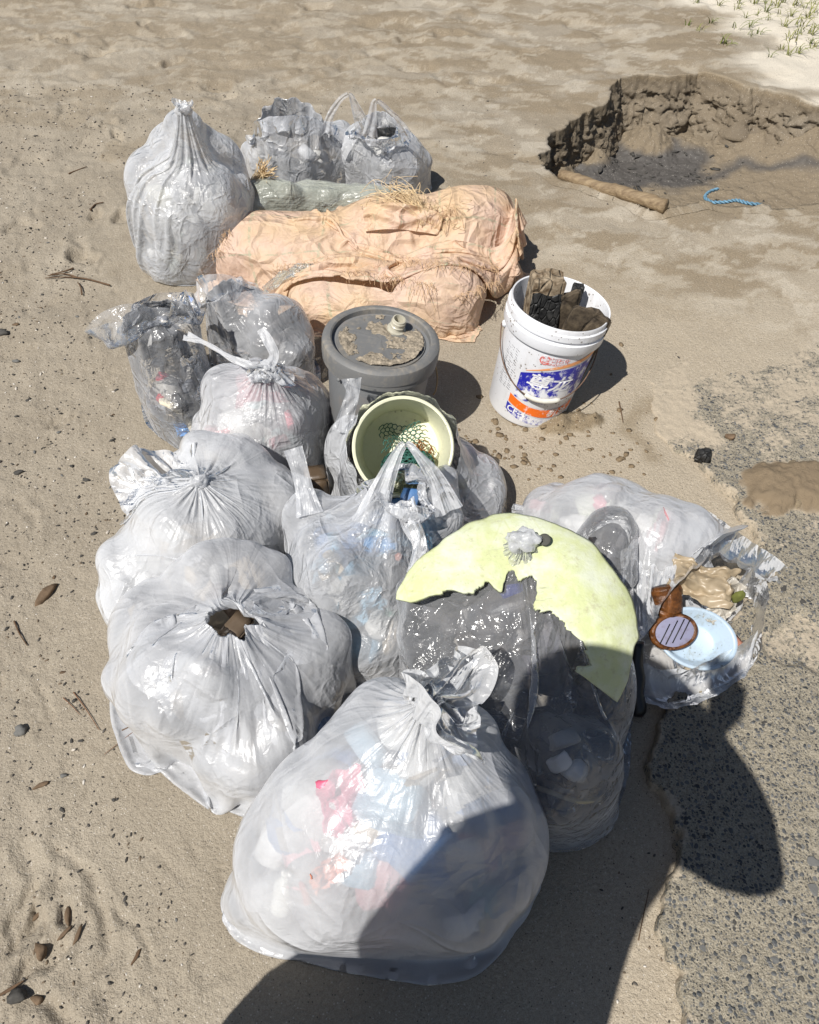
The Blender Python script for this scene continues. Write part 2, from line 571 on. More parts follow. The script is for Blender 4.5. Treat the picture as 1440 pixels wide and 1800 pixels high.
# keep the ground calm under the heap
calm = smooth(1.0, 0.75, np.sqrt(((X + 0.1) / 0.95) ** 2 + ((Y - 1.6) / 1.7) ** 2))
Z = Z * (1 - 0.7 * calm)
# the dug pit with its broken bank
P_ = np.array(PIT)
seg_ = np.linalg.norm(np.roll(P_, -1, 0) - P_, axis=1)
cs_ = np.concatenate([[0], np.cumsum(seg_)])
nw = 900
q_ = np.linspace(0, cs_[-1], nw, endpoint=False)
Pc = np.concatenate([P_, P_[:1]])
ring = np.stack([np.interp(q_, cs_, Pc[:, k]) for k in (0, 1)], -1)
ker = np.ones(15) / 15
ring = np.stack([np.convolve(np.concatenate([ring[-7:, k], ring[:, k], ring[:7, k]]), ker, 'valid') for k in (0, 1)], -1)
jit = 0.035 * np.stack([fbm(ring[:, 0] * 7, ring[:, 1] * 7, None, 4, 31), fbm(ring[:, 0] * 7, ring[:, 1] * 7, None, 4, 32)], -1)
ring = ring + jit
tan = np.roll(ring, -3, 0) - np.roll(ring, 3, 0)
nin = np.stack([-tan[:, 1], tan[:, 0]], -1)
nin /= np.linalg.norm(nin, axis=1)[:, None]
cen_ = ring.mean(0)
area = np.sum(ring[:, 0] * np.roll(ring[:, 1], -1) - np.roll(ring[:, 0], -1) * ring[:, 1])
if area < 0:
    nin = -nin
sel = (X > 0.3) & (X < 3.4) & (Y > 2.6) & (Y < 5.2)
sd = np.full(X.shape, -1.0)
sd[sel] = poly_sd(X[sel], Y[sel], ring[::3])
Z = np.where(sd > 0, Z, Z + 0.010 * np.exp(-(np.abs(sd) / 0.06)) * (sd > -0.3) * (0.5 + vnoise(X * 8, Y * 8, None, 37)))
# heaps of loose wet sand
heaps = [(*at(1000, 742)[:2], 0.115, 0.05, 0.028), (*at(1395, 860)[:2], 0.17, 0.12, 0.035)]
heapm = np.zeros_like(X)
for cx_, cy_, ra_, rb_, hh_ in heaps:
    e = ((wx - cx_) / ra_) ** 2 + ((wy - cy_) / rb_) ** 2
    k = smooth(1.25, 0.25, e)
    heapm = np.maximum(heapm, smooth(1.3, 0.9, e))
    Z += k * hh_ * (1 + 0.4 * fbm(X * 30, Y * 30, None, 4, 41))
nrow, ncol = X.shape
GF = grid_faces(nrow, ncol)
GF = GF[~(sd.ravel()[GF] > -0.012).any(1)]
ground_me = mesh_np('sand_ground', np.stack([X, Y, Z], -1).reshape(-1, 3), GF)
pale = smooth(-0.12, 0.30, X - 1.67 - (5.75 - Y) * 0.2 + 0.28 * fbm(wx * 1.6, wy * 4, None, 4, 51)) * smooth(3.5, 3.9, Y)
# damp brown crust with dry pale patches
reg = smooth(-0.5, 0.6, X + 0.35 * (Y - 3.4)) * smooth(2.15, 2.75, Y + 0.55 * (X - 0.9))
reg = np.maximum(reg, 0.75 * smooth(3.6, 4.6, Y))
pn = fbm(wx * 3.6 + 3, wy * 7.0, None, 6, 53, 0.6)
damp = reg * smooth(-0.35, 0.40, pn + 0.12) * 0.72
damp = np.maximum(damp, heapm * 0.95)
d1, _ = line_d(wx, wy, A2((1130, 700), (1120, 760), (1150, 810)))
damp = np.maximum(damp, 0.6 * np.exp(-(d1 / 0.03) ** 2))
damp = np.maximum(damp, 0.35 * smooth(0.25, 0.6, fbm(wx * 3, wy * 3, None, 3, 56)) * smooth(1.6, 3.5, Y))
dry = reg * smooth(0.05, 0.45, fbm(wx * 7.0 - 5, wy * 14.0, None, 6, 54, 0.66))
pale = np.maximum(pale, 0.32 * dry)
warm = smooth(0.0, 0.5, X - 0.1 * (Y - 1.4)) * smooth(3.6, 2.2, Y) * 0.75
wet = np.zeros_like(X)
set_f(ground_me, wet.ravel(), 'wet')
set_f(ground_me, pale.ravel(), 'pale')
set_f(ground_me, np.clip(damp, 0, 1).ravel(), 'damp')
set_f(ground_me, warm.ravel(), 'warm')
tag(link('sand_ground', ground_me, M_SAND), 'pale beach sand with damp crusted patches', kind='structure')


def gz(x, y):
    """height of the sand at a point (nearest grid node)"""
    j = np.clip(np.searchsorted(ys, y), 0, nr_ - 1) + 2
    w_ = 0.95 + 0.47 * max(ys[j - 2], 0)
    i = int(round((np.clip(x / w_, -1, 1) + 1) / 2 * (nc_ - 1))) + 2
    return float(Z[j, i])


# the dug pit: crumbling bank and wet floor, each its own sheet
def pit_floor_z(x, y):
    z = -0.285 + 0.012 * fbm(x * 3, y * 3, None, 4, 34) + 0.13 * smooth(1.5, 2.4, x) * smooth(3.5, 4.2, y) + 0.07 * smooth(3.45, 3.05, y)
    lump = np.zeros_like(x)
    for px_, py_, pz_, rr_, hh_ in ((1140, 232, -.2, .13, .10), (1045, 262, -.2, .10, .07), (1215, 240, -.22, .12, .04), (1330, 232, -.2, .16, .05), (1420, 245, -.2, .2, .08), (985, 290, -.2, .09, .09)):
        c_ = at(px_, py_, pz_)
        lump = np.maximum(lump, hh_ * np.exp(-(((x - c_.x) / rr_) ** 2 + ((y - c_.y) / rr_) ** 2)))
    n_ = fbm(x * 12, y * 12, None, 5, 35, 0.6)
    return z + lump * (1 + 0.35 * n_) + 0.005 * fbm(x * 30, y * 30, None, 3, 38), lump


rows = 46
foot = 0.03 + 0.10 * smooth(1.25, 1.9, ring[:, 0]) * smooth(3.6, 4.0, ring[:, 1]) + 0.06 * smooth(4.0, 4.3, ring[:, 1])
WV, zt = [], []
for k in range(rows):
    if k < 5:
        off = np.full(nw, -0.062 + 0.015 * k)
        z = 0.0015 + np.array([gz(a, b) for a, b in ring + nin * off[:, None]]) + 0.004 * k / 4
        z0_ = z
        dd = np.zeros(nw)
    else:
        q = (k - 4) / (rows - 5)
        dd = np.full(nw, q)
        off = -0.002 + foot * q ** 1.2
        z = z0_ - 0.31 * q
    x_, y_ = ring[:, 0] + nin[:, 0] * off, ring[:, 1] + nin[:, 1] * off
    n3 = fbm(x_ * 9, y_ * 9, z * 14 + 0 * x_, 4, 36, 0.5)
    rid = np.abs(fbm(x_ * 5 + 3, y_ * 5, z * 9 + 0 * x_, 4, 39, 0.6))
    blk = np.round((x_ * 4.0 + y_ * 2.5 + 0.8 * n3) * 2.2) - (x_ * 4.0 + y_ * 2.5 + 0.8 * n3) * 2.2
    push = (0.016 * n3 - 0.028 * rid + 0.020 * blk + 0.004 + 0.004 * fbm(x_ * 26, y_ * 26, z * 30, 3, 43)) * smooth(0, 0.30, dd)
    z = z - 0.012 * np.abs(fbm(x_ * 14, y_ * 14, z * 20 + 0 * x_, 3, 40)) * smooth(0.05, 0.3, dd)
    WV.append(np.stack([x_ + nin[:, 0] * push, y_ + nin[:, 1] * push, z], -1))
    zt.append(dd)
WV = np.array(WV)
wall_me = mesh_np('pit_wall', WV.reshape(-1, 3), grid_faces(rows, nw, True))
dd = np.array(zt).ravel()
wxn = fbm(WV[..., 0].ravel() * 4, WV[..., 1].ravel() * 4, WV[..., 2].ravel() * 10, 4, 42)
def g_at(field, x, y):
    j = np.clip(np.searchsorted(ys, y), 0, nr_ - 1)
    i = np.round((np.clip(x / (0.95 + 0.47 * np.maximum(ys[j], 0)), -1, 1) + 1) / 2 * (nc_ - 1)).astype(int)
    return field[j + 2, i + 2]


wm = smooth(0.0, .06, dd)
ox, oy = (ring - nin * .03)[:, 0], (ring - nin * .03)[:, 1]
set_f(wall_me, 0.28 * smooth(0.02, .15, dd) + .15 * np.clip(wxn, 0, 1) * smooth(0.02, .15, dd), 'wet')
set_f(wall_me, np.tile(g_at(pale, ox, oy), rows) * (1 - wm), 'pale')
set_f(wall_me, np.tile(g_at(damp, ox, oy), rows) * (1 - wm) + wm * np.clip(0.85 + 0.3 * wxn, 0, 1), 'damp')
set_f(wall_me, np.tile(g_at(warm, ox, oy), rows) * (1 - wm), 'warm')
tag(link('pit_wall', wall_me, M_SAND, None, False), 'crumbling brown sand bank round the dug pit', kind='structure')
fx, fy = np.meshgrid(np.linspace(.5, 3.0, 420), np.linspace(2.9, 4.75, 330))
fz, fl = pit_floor_z(fx, fy)
fsd = poly_sd(fx, fy, PIT)
FF = grid_faces(330, 420)
FF = FF[(fsd.ravel()[FF] > -0.03).all(1)]
floor_me = mesh_np('pit_floor', np.stack([fx, fy, fz], -1).reshape(-1, 3), FF)
mud_c = at(1120, 300, -0.3)
e = ((fx - mud_c.x) / 0.42) ** 2 + ((fy - mud_c.y) / 0.24) ** 2
wet = smooth(1.5, 0.6, e + 0.7 * fbm(fx * 4, fy * 4, None, 4, 57)) * smooth(.05, .02, fl) * 0.92
fsd2 = poly_sd(fx, fy, ring[::3])
d2, _ = line_d(fx + .03 * fbm(fx * 6, fy * 6, None, 3, 58), fy + .03 * fbm(fx * 6, fy * 6, None, 3, 59), [tuple(at(*p, -0.3)[:2]) for p in ((1200, 330), (1250, 318), (1300, 298), (1350, 308), (1440, 325))])
wet = np.maximum(wet, 0.85 * np.exp(-(d2 / 0.045) ** 2))
wet = np.maximum(wet, .18)
set_f(floor_me, wet.ravel(), 'wet')
set_f(floor_me, 0 * wet.ravel(), 'pale')
set_f(floor_me, (0.85 + 0 * wet).ravel(), 'damp')
set_f(floor_me, 0 * wet.ravel(), 'warm')
tag(link('pit_floor', floor_me, M_SAND), 'smooth wet brown floor of the dug pit', kind='structure')


# ------------------------------------------------------------------ the old concrete slab on the right
SLAB = A2((1138, 655), (1142, 720), (1152, 765), (1190, 800), (1222, 812), (1250, 850), (1288, 880), (1296, 915), (1330, 960), (1345, 1018), (1300, 1060)) + \
    A2((1200, 1180), (1165, 1250), (1128, 1340), (1140, 1385), (1172, 1420), (1178, 1480), (1165, 1560), (1150, 1630), (1168, 1660), (1160, 1700), (1185, 1715), (1186, 1800)) + \
    [(0.38, -0.6), (2.6, -0.6), (2.6, 2.6)] + A2((1440, 560), (1300, 600))
na, nb = 420, 460
sx = np.linspace(0, 1, na)
sy = np.linspace(-0.5, 2.5, nb)
SX = 0.30 + sx[None, :] * (0.55 + 0.45 * np.maximum(sy, 0) + 0.35)[:, None] + 0.0 * sy[:, None]
SY = np.broadcast_to(sy[:, None], SX.shape)
sj = SX + 0.012 * fbm(SX * 25, SY * 25, None, 3, 61)
sk = SY + 0.012 * fbm(SX * 25, SY * 25, None, 3, 62)
ssd = poly_sd(sj, sk, SLAB)
top = 0.026 + 0.003 * fbm(SX * 4, SY * 4, None, 3, 63) + 0.0022 * fbm(SX * 60, SY * 60, None, 3, 64)
sunk = smooth(1.35, 2.1, SY)
top = top - 0.014 * sunk - 0.010 * smooth(0.30, 0.0, ssd) * smooth(1.45, 1.7, SY)
d3 = np.hypot((sj - at(1400, 1135).x) / 0.10, (sk - at(1400, 1135).y) / 0.085)
top = top - 0.014 * smooth(1.0, 0.75, d3)
lip = smooth(-0.004, 0.010, ssd)
SZ = top * lip - 0.05 * (1 - lip)
hw_ = 0.03 * fbm(SX * 11, SY * 11, None, 4, 68)
he = ((sj + hw_ - heaps[1][0] - .03) / 0.19) ** 2 + ((sk + hw_ - heaps[1][1] + .01) / 0.10) ** 2
SZ = SZ + smooth(1.2, 0.2, he) * 0.026 * (1 + 0.10 * fbm(SX * 14, SY * 14, None, 3, 65)) + smooth(1.3, .6, he) * .0022 * fbm(SX * 60, SY * 60, None, 4, 69, .6)
slab_me = mesh_np('concrete_slab', np.stack([SX, SY, SZ], -1).reshape(-1, 3), grid_faces(nb, na))
cover = 0.16 + 0.40 * smooth(1.2, 2.2, SY + 0.5 * (SX - 0.8)) - 0.25 * smooth(1.0, 0.3, SY) + 0.42 * smooth(1.15, 0.6, d3 + .25 * fbm(SX * 20, SY * 20, None, 3, 66)) + 0.9 * smooth(1.35, 0.7, he)
cover = np.maximum(cover, (0.95 * smooth(0.22, 0.02, ssd + .05 * fbm(SX * 9, SY * 9, None, 4, 67))) * smooth(1.5, 1.8, SY))
cover = np.maximum(cover, 0.62 * smooth(0.035, 0.0, ssd + .012 * fbm(SX * 40, SY * 40, None, 3, 70)))
set_f(slab_me, cover.ravel(), 'cover')
set_f(slab_me, (0.95 * smooth(1.35, 0.9, he)).ravel(), 'damp')
slab = tag(link('concrete_slab', slab_me, M_SLAB), 'worn concrete slab with exposed stones half buried in sand', kind='structure')


def slab_z(x, y):
    j = int(np.clip(np.searchsorted(sy, y), 0, nb - 1))
    w_ = 0.90 + 0.45 * max(sy[j], 0)
    i = int(np.clip(round((x - 0.30) / w_ * (na - 1)), 0, na - 1))
    return float(SZ[j, i]), float(ssd[j, i]), float(cover[j, i])


# stones set in the slab, big enough to pick apart
stone_mes = []
for k in range(9):
    V, F = rock(2, (1, 0.72, 0.42), 100 + k, 0.45)
    me = mesh_np('stone', V, F)
    me.materials.append((M_STONE, M_STONE, M_STONE2, M_STONE, M_STONE)[k % 5])
    me.polygons.foreach_set('use_smooth', np.zeros(len(F), dtype=bool))
    stone_mes.append(me)
cnt = 0
for k in range(900):
    if cnt >= 230:
        break
    x, y = rng.uniform(0.42, 1.3), rng.uniform(0.0, 1.5) ** 1.25
    z, d, cv = slab_z(x, y)
    if d < 0.012 or cv > 0.34:
        continue
    o = bpy.data.objects.new('stone', stone_mes[k % 9])
    r = 0.004 + 0.008 * rng.random() ** 2.6
    o.scale = (r * rng.uniform(0.8, 1.4), r * rng.uniform(0.8, 1.2), r * rng.uniform(0.5, 0.8))
    o.location = (x, y, z - r * 0.22)
    o.rotation_euler = (rng.uniform(-.2, .2), rng.uniform(-.2, .2), rng.uniform(0, 6.28))
    COL.objects.link(o)
    o.parent = slab
    cnt += 1
# ------------------------------------------------------------------ buckets
def bucket_mat(name, base, dirt, amt, rough=0.4, speck=0.5):
    t = NT(name)
    c = t.coord('Object')
    n1 = t.noise(c, 9, 5, 0.7)
    n2 = t.noise(c, 85, 3, 0.6)
    n3 = t.noise(t.scale(c, (60, 60, 8)), 1.0, 3, 0.6)
    m = t.math('MULTIPLY', t.ramp(n1, 0.5, 0.72), t.ramp(n3, 0.35, 0.7))
    m = t.math('MULTIPLY', m, amt)
    col = t.mix(m, base, dirt)
    v = t.n('TexVoronoi', {'Vector': c, 'Scale': 70.0}, feature='F1')
    sp = t.math('MULTIPLY', t.math('LESS_THAN', v.outputs['Distance'], t.math('MULTIPLY', 0.34, t.ramp(n1, 0.42, 0.7))), speck)
    col = t.mix(sp, col, [x * 0.45 for x in dirt])
    col = t.mix(t.math('MULTIPLY', t.ramp(n2, 0.55, 0.8), 0.25 * amt), col, dirt)
    t.bsdf(col=col, rough=t.math('ADD', rough, t.math('MULTIPLY', m, 0.35)), spec=0.45, nrm=t.bump(n2, 0.08, 0.003))
    return t.m


def worn_print(name, col, base, wear=0.5, scale=26.0, grad=None):
    """ink on plastic, scuffed away in patches"""
    t = NT(name)
    c = t.coord('Object')
    n = t.noise(c, scale, 6, 0.72)
    n2 = t.noise(t.scale(c, (90, 90, 14)), 1.0, 3, 0.7)
    k = t.math('ADD', t.math('MULTIPLY', n, 0.72), t.math('MULTIPLY', n2, 0.28))
    if grad:
        s = t.n('SeparateXYZ', {0: c})
        k = t.math('SUBTRACT', k, t.math('MULTIPLY', t.ramp(s.outputs[2], grad[0], grad[1]), grad[2]))
        k = t.math('SUBTRACT', k, t.math('MULTIPLY', t.ramp(s.outputs[0], grad[3], grad[4]), grad[5]))
    m = t.ramp(k, wear - 0.04, wear + 0.05)
    t.bsdf(col=t.mix(m, base, col), rough=0.42)
    return t.m


W_BASE = (0.78, 0.79, 0.82)
M_WHITEP = bucket_mat('white_bucket_plastic', W_BASE, (0.30, 0.235, 0.165), 0.4, 0.38, 0.7)
M_GREYP = bucket_mat('grey_bucket_plastic', (0.20, 0.205, 0.21), (0.30, 0.23, 0.185), 0.6, 0.42, 0.0)
M_LIDP = bucket_mat('dusty_lid_plastic', (0.165, 0.165, 0.163), (0.36, 0.31, 0.24), 1.0, 0.55, 0.3)
M_YELP = bucket_mat('yellowed_plastic', (0.76, 0.76, 0.56), (0.40, 0.35, 0.22), 0.6, 0.4, 0.5)
M_WIRE = simple('rusty_wire', (0.16, 0.10, 0.07), 0.6, 0.4, 60, 0.4)
M_WIRE.node_tree.nodes['Principled BSDF'].inputs['Metallic'].default_value = 0.4
M_GRIP = simple('ivory_plastic', (0.68, 0.66, 0.58), 0.5, 0.4, 40, 0.1)
M_BLUEINK = worn_print('blue_ink', (0.02, 0.022, 0.36), W_BASE, 0.44, 30, (0.185, 0.115, 0.13, 0.03, 0.12, 0.03))
M_BLUEINK2 = worn_print('blue_ink_lower', (0.02, 0.022, 0.36), W_BASE, 0.42, 30, (0.09, 0.02, 0.05, -0.05, 0.05, 0.14))
M_ORINK = worn_print('orange_ink', (0.85, 0.16, 0.01), W_BASE, 0.40, 30, (0.4, 0.3, 0.0, 0.03, 0.14, 0.13))
M_PEACHINK = worn_print('faded_orange_ink', (0.82, 0.36, 0.14), W_BASE, 0.36, 30)
M_REDINK = worn_print('red_ink', (0.72, 0.16, 0.14), W_BASE, 0.46, 60)
M_WHITEINK = simple('white_ink', (0.80, 0.80, 0.82), .45)
M_WHITEINK2 = worn_print('white_ink_on_orange', (0.83, 0.8, 0.78), (0.85, 0.35, 0.15), 0.42, 60)
M_BLACKINK = worn_print('black_ink', (0.05, 0.05, 0.06), W_BASE, 0.46, 60)


def wrap_patch(rfun, phi0, phi1, ztop, zbot, off, n=48, m=10):
    ph = np.linspace(phi0, phi1, n)
    s = (ph - phi0) / (phi1 - phi0)
    zt = np.interp(s, *zip(*ztop)) if n < 3 else spline_1d(ztop, s)
    zb = spline_1d(zbot, s)
    tt = np.linspace(0, 1, m)[:, None]
    zz = zb[None, :] * (1 - tt) + zt[None, :] * tt
    rr = rfun(zz) + off
    V = np.stack([rr * np.sin(ph)[None, :], -rr * np.cos(ph)[None, :], zz], -1).reshape(-1, 3)
    return V, grid_faces(m, n)


def spline_1d(pts, s):
    x, y = zip(*pts)
    c = np.polyfit(x, y, min(len(pts) - 1, 3))
    return np.polyval(c, s)


def wrap_text(body, size, phi, z, rfun, off, mat, parent, name='lettering', shear=0.0, rot=0.0, bold=0.0, sx=1.0):
    cu = bpy.data.curves.new(name, 'FONT')
    cu.body = body
    cu.size = size
    cu.align_x = 'CENTER'
    cu.align_y = 'CENTER'
    cu.shear = shear
    cu.offset = bold
    cu.resolution_u = 3
    tmp = bpy.data.objects.new('tmp_text', cu)
    COL.objects.link(tmp)
    bpy.context.view_layer.update()
    me = bpy.data.meshes.new_from_object(tmp.evaluated_get(bpy.context.evaluated_depsgraph_get()))
    bpy.data.objects.remove(tmp)
    bm = bmesh.new()
    bm.from_mesh(me)
    bmesh.ops.triangulate(bm, faces=bm.faces)
    bmesh.ops.subdivide_edges(bm, edges=[e for e in bm.edges if e.calc_length() > size * 0.12], cuts=2)
    cr, sr = math.cos(rot), math.sin(rot)
    for v in bm.verts:
        x, y = v.co.x * sx, v.co.y
        x, y = x * cr - y * sr, x * sr + y * cr
        zz = z + y
        r0 = float(rfun(zz))
        ph = phi + x / r0
        v.co = ((r0 + off) * math.sin(ph), -(r0 + off) * math.cos(ph), zz)
    bm.to_mesh(me)
    bm.free()
    me.materials.clear()
    return link(name, me, mat, parent, False)


# the white oil pail
H_W = 0.385
wb_loc = at(926, 706)
wb = thing('bucket', 'white plastic bucket with blue and orange print holding charred boards', 'bucket', (wb_loc.x, wb_loc.y, -0.008), (R(-2), R(9.0), R(-2)))
wb.scale = (.95, .95, .97)
r_w = lambda z: 0.129 + 0.052 * np.asarray(z)
prof = [(0.0, 0.0), (0.115, 0.0), (0.126, 0.004), (0.1295, 0.012), (r_w(0.30), 0.30), (r_w(0.302) + 0.009, 0.303), (r_w(0.306) + 0.011, 0.308), (r_w(0.335) + 0.010, 0.335),
        (r_w(0.338) + 0.004, 0.338), (r_w(0.345) + 0.004, 0.345), (r_w(0.348) + 0.009, 0.348), (r_w(0.366) + 0.008, 0.366), (r_w(0.37) + 0.003, 0.369), (r_w(0.38) + 0.003, 0.381),
        (r_w(0.385) + 0.001, 0.385), (r_w(0.385) - 0.003, 0.383), (r_w(0.36) - 0.004, 0.36), (0.127, 0.012), (0.115, 0.008), (0.0, 0.008)]
V, F = lathe(prof, 96)
body = link('body', mesh_np('body', V, F), M_WHITEP, wb)
V, F = wrap_patch(r_w, -0.62, 1.20, [(0, .200), (.35, .236), (.7, .258), (1, .274)], [(0, .108), (.5, .112), (1, .150)], 0.0012)
# panel leans: slanted left edge
link('blue_print', mesh_np('blue_print', V, F), M_BLUEINK, wb)
V, F = wrap_patch(r_w, -0.52, 1.25, [(0, .216), (.35, .256), (.7, .284), (1, .300)], [(0, .214), (.35, .246), (.7, .268), (1, .282)], 0.0012)
link('orange_print', mesh_np('orange_print', V, F), M_PEACHINK, wb)
V, F = wrap_patch(r_w, -0.72, 1.0, [(0, .112), (.33, .088), (.66, .086), (1, .112)], [(0, .080), (.33, .058), (.66, .054), (1, .078)], 0.0012)
link('orange_print', mesh_np('orange_print', V, F), M_ORINK, wb)
V, F = wrap_patch(r_w, -0.74, 0.45, [(0, .077), (.4, .054), (1, .048)], [(0, .048), (.4, .026), (1, .024)], 0.0012)
link('blue_print', mesh_np('blue_print', V, F), M_BLUEINK2, wb)
wrap_text('尊龙', 0.062, 0.06, 0.186, r_w, 0.0022, M_WHITEINK, wb, shear=0.2, bold=0.0012, sx=1.15)
wrap_text('CF-4', 0.032, -0.46, 0.054, r_w, 0.0022, M_WHITEINK, wb, rot=-0.10, bold=0.0006)
wrap_text('15W', 0.026, -0.10, 0.040, r_w, 0.0022, M_WHITEINK, wb, shear=0.2)
wrap_text('机油', 0.034, 0.52, 0.071, r_w, 0.0022, M_WHITEINK2, wb, shear=0.3, bold=0.0008)
wrap_text('中国石化', 0.019, 0.06, 0.276, r_w, 0.0016, M_REDINK, wb)
wrap_text('SINOPEC', 0.013, 0.05, 0.261, r_w, 0.0016, M_REDINK, wb)
# round red emblem: ring and bars
Vs = []
for a0, a1, r0, r1 in ((0.6, 5.7, 0.013, 0.0165),):
    aa = np.linspace(a0, a1, 24)
    for r_ in (r0, r1):
        Vs.append(np.stack([r_ * np.cos(aa), r_ * np.sin(aa)], -1))
P2 = np.concatenate(Vs)
Fr = np.array([[k, k + 1, 25 + k, 24 + k] for k in range(23)])
bars = [(-.008, .004, .012, .008), (-.008, -.003, .012, .001), (-.008, -.010, .012, -.006), (-.009, -.012, -.005, .012)]
allp, allf = [P2], [Fr]
kk = len(P2)
for x0, y0, x1, y1 in bars:
    allp.append(np.array([(x0, y0), (x1, y0), (x1, y1), (x0, y1)]))
    allf.append(np.array([[kk, kk + 1, kk + 2, kk + 3]]))
    kk += 4
P2, Fr = np.concatenate(allp), np.concatenate(allf)
zz = 0.272 + P2[:, 1]
ph = -0.20 + P2[:, 0] / r_w(zz)
rr = r_w(zz) + 0.0016
link('emblem', mesh_np('emblem', np.stack([rr * np.sin(ph), -rr * np.cos(ph), zz], -1), Fr), M_REDINK, wb, False)
# small print column on the left: thin worn strokes
Vl, Fl, kk = [], [], 0
for row in range(18):
    z0 = 0.265 - row * 0.0085 - 0.002 * rng.random()
    for q in range(3):
        p0 = -1.16 + q * 0.14 + 0.02 * rng.random()
        p1 = p0 + rng.uniform(0.05, 0.12)
        for p_, z_ in ((p0, z0), (p1, z0 - 0.004), (p1, z0 - 0.0022), (p0, z0 + 0.0018)):
            Vl.append(((float(r_w(z_)) + .0012) * math.sin(p_), -(float(r_w(z_)) + .0012) * math.cos(p_), z_))
        Fl.append((kk, kk + 1, kk + 2, kk + 3))
        kk += 4
link('small_print', mesh_np('small_print', np.array(Vl), np.array(Fl)), M_BLACKINK, wb, False)
# bail: ears, wire, grip
for sgn in (-1, 1):
    V, F = lathe([(0.0, 0.0), (0.011, 0.0), (0.011, 0.008), (0.006, 0.012), (0.0, 0.012)], 16)
    V = V @ rotm(0, math.pi / 2 * sgn, 0).T + np.array([sgn * (float(r_w(.285)) - .001), 0.0, .285])
    link('ear', mesh_np('ear', V, F), M_WHITEP, wb)
pts = []
for q in np.linspace(0, 1, 40):
    a = -math.pi / 2 + math.pi * q
    z_ = 0.285 - 0.150 * math.cos(a) ** 0.8
    r_ = float(r_w(z_)) + 0.012 + 0.006 * math.cos(a)
    pts.append((r_ * math.sin(a), -r_ * math.cos(a), z_))
hw = link('handle', tube(pts, 0.0021, 8, 'handle'), M_WIRE, wb)
gp = [pts[k] for k in range(15, 25)]
link('grip', tube(gp, 0.0078, 12, 'grip'), M_GRIP, hw)

# grey bucket with a crusted lid
H_G = 0.36
g_top = at(672, 583, 0.385)
gb = thing('bucket', 'grey plastic bucket with a sand crusted lid and a screw spout', 'bucket', (g_top.x - 0.038, g_top.y + 0.012, -0.006), (R(-1), R(5.5), R(0)))
r_g = lambda z: 0.127 + 0.055 * np.asarray(z)
prof = [(0, 0), (0.118, 0), (0.125, 0.004), (0.1275, 0.012), (r_g(.29), .29), (r_g(.292) + .004, .293), (r_g(.30) + .004, .31), (r_g(.312), .313), (r_g(.33), .345), (0.13, .345), (0.0, .345)]
V, F = lathe(prof, 96)
link('body', mesh_np('body', V, F), M_GREYP, gb)
prof = [(r_g(.30) + .006, .300), (r_g(.30) + .0105, .3005), (r_g(.30) + .0145, .303), (r_g(.30) + .0145, .318), (r_g(.30) + .0165, .319), (r_g(.31) + .0165, .346), (r_g(.31) + .0145, .355), (r_g(.31) + .008, .3605), (r_g(.31) + .002, .3625), (r_g(.31) - .006, .362),
        (r_g(.31) - .010, .359), (r_g(.31) - .0115, .344), (r_g(.31) - .0215, .3435), (r_g(.31) - .023, .3495), (.08, .351), (.05, .352), (0.0, .352)]
V, F = lathe(prof, 128)
rad = np.hypot(V[:, 0], V[:, 1])
V[:, 2] += np.where(rad < 0.115, 0.0028 * fbm(V[:, 0] * 30, V[:, 1] * 30, None, 3, 71), 0)
lid = link('lid', mesh_np('lid', V, F), M_LIDP, gb)
# caked sand on the lid: a lumpy skin of its own
cn_ = 150
cx_, cy_ = np.meshgrid(np.linspace(-.118, .118, cn_), np.linspace(-.118, .118, cn_))
hh = 0.0022 + 0.006 * (fbm(cx_ * 22, cy_ * 22, None, 5, 73, 0.6) - 0.15) + 0.004 * smooth(.07, .12, np.hypot(cx_, cy_)) * (cy_ < 0.05) - 0.004 * smooth(0.02, 0.09, cy_ - cx_ * 0.3)
keep = (np.hypot(cx_, cy_) < .1165) & (hh > -0.0002)
Vc = np.stack([cx_, cy_, .3525 + hh], -1).reshape(-1, 3)
Fc = grid_faces(cn_, cn_)
Fc = Fc[keep.ravel()[Fc].all(1)]
link('sand_crust', mesh_np('sand_crust', Vc, Fc), simple('caked_sand', (0.30, 0.255, 0.195), 0.95, 0.15, 120, 0.45, 0.6, 200, 0.003), lid)
V, F = lathe([(0.026, 0), (0.026, 0.006), (0.021, 0.008), (0.019, 0.012), (0.019, 0.016), (0.021, 0.018), (0.021, 0.020), (0.019, 0.022), (0.019, 0.028), (0.0205, 0.030), (0.0205, .033), (0.019, .035), (0.0185, 0.040), (0.0155, 0.041),
               (0.0150, 0.036), (0.0150, 0.012), (0.0, 0.010)], 40)
sp = link('spout', mesh_np('spout', V @ rotm(.12, .16, 0).T + np.array([0.040, 0.052, 0.352]), F), simple('translucent_spout', (0.50, 0.47, 0.38), 0.35, 0.5, 60, 0.2), lid)
for a in (-2.35, -1.25, -0.3):
    V, F = rock(1, (.006, .004, .007), int(10 + a * 3), .2)
    link('tab', mesh_np('tab', V + np.array([.151 * math.cos(a), .151 * math.sin(a), .292]), F), M_GREYP, gb)
hp = [(0.142 + .006, .012, .285), (.158, .004, .275), (.166, -.012, .245), (.164, -.03, .215), (.158, -.035, .205)]
link('handle', tube(spline(hp, 20), .0022, 8, 'handle'), simple('tan_cord', (.45, .30, .16), .7, .3), gb)

for o_ in list(wb.children) + list(gb.children) + list(lid.children):
    if o_.name.split('.')[0] in ('body', 'lid', 'spout'):
        o_.data.set_sharp_from_angle(angle=R(28))

# boards and charred logs in the white bucket (each stands in it, in the bucket's lean)
WB = Matrix.LocRotScale(wb.location, wb.rotation_euler, wb.scale)


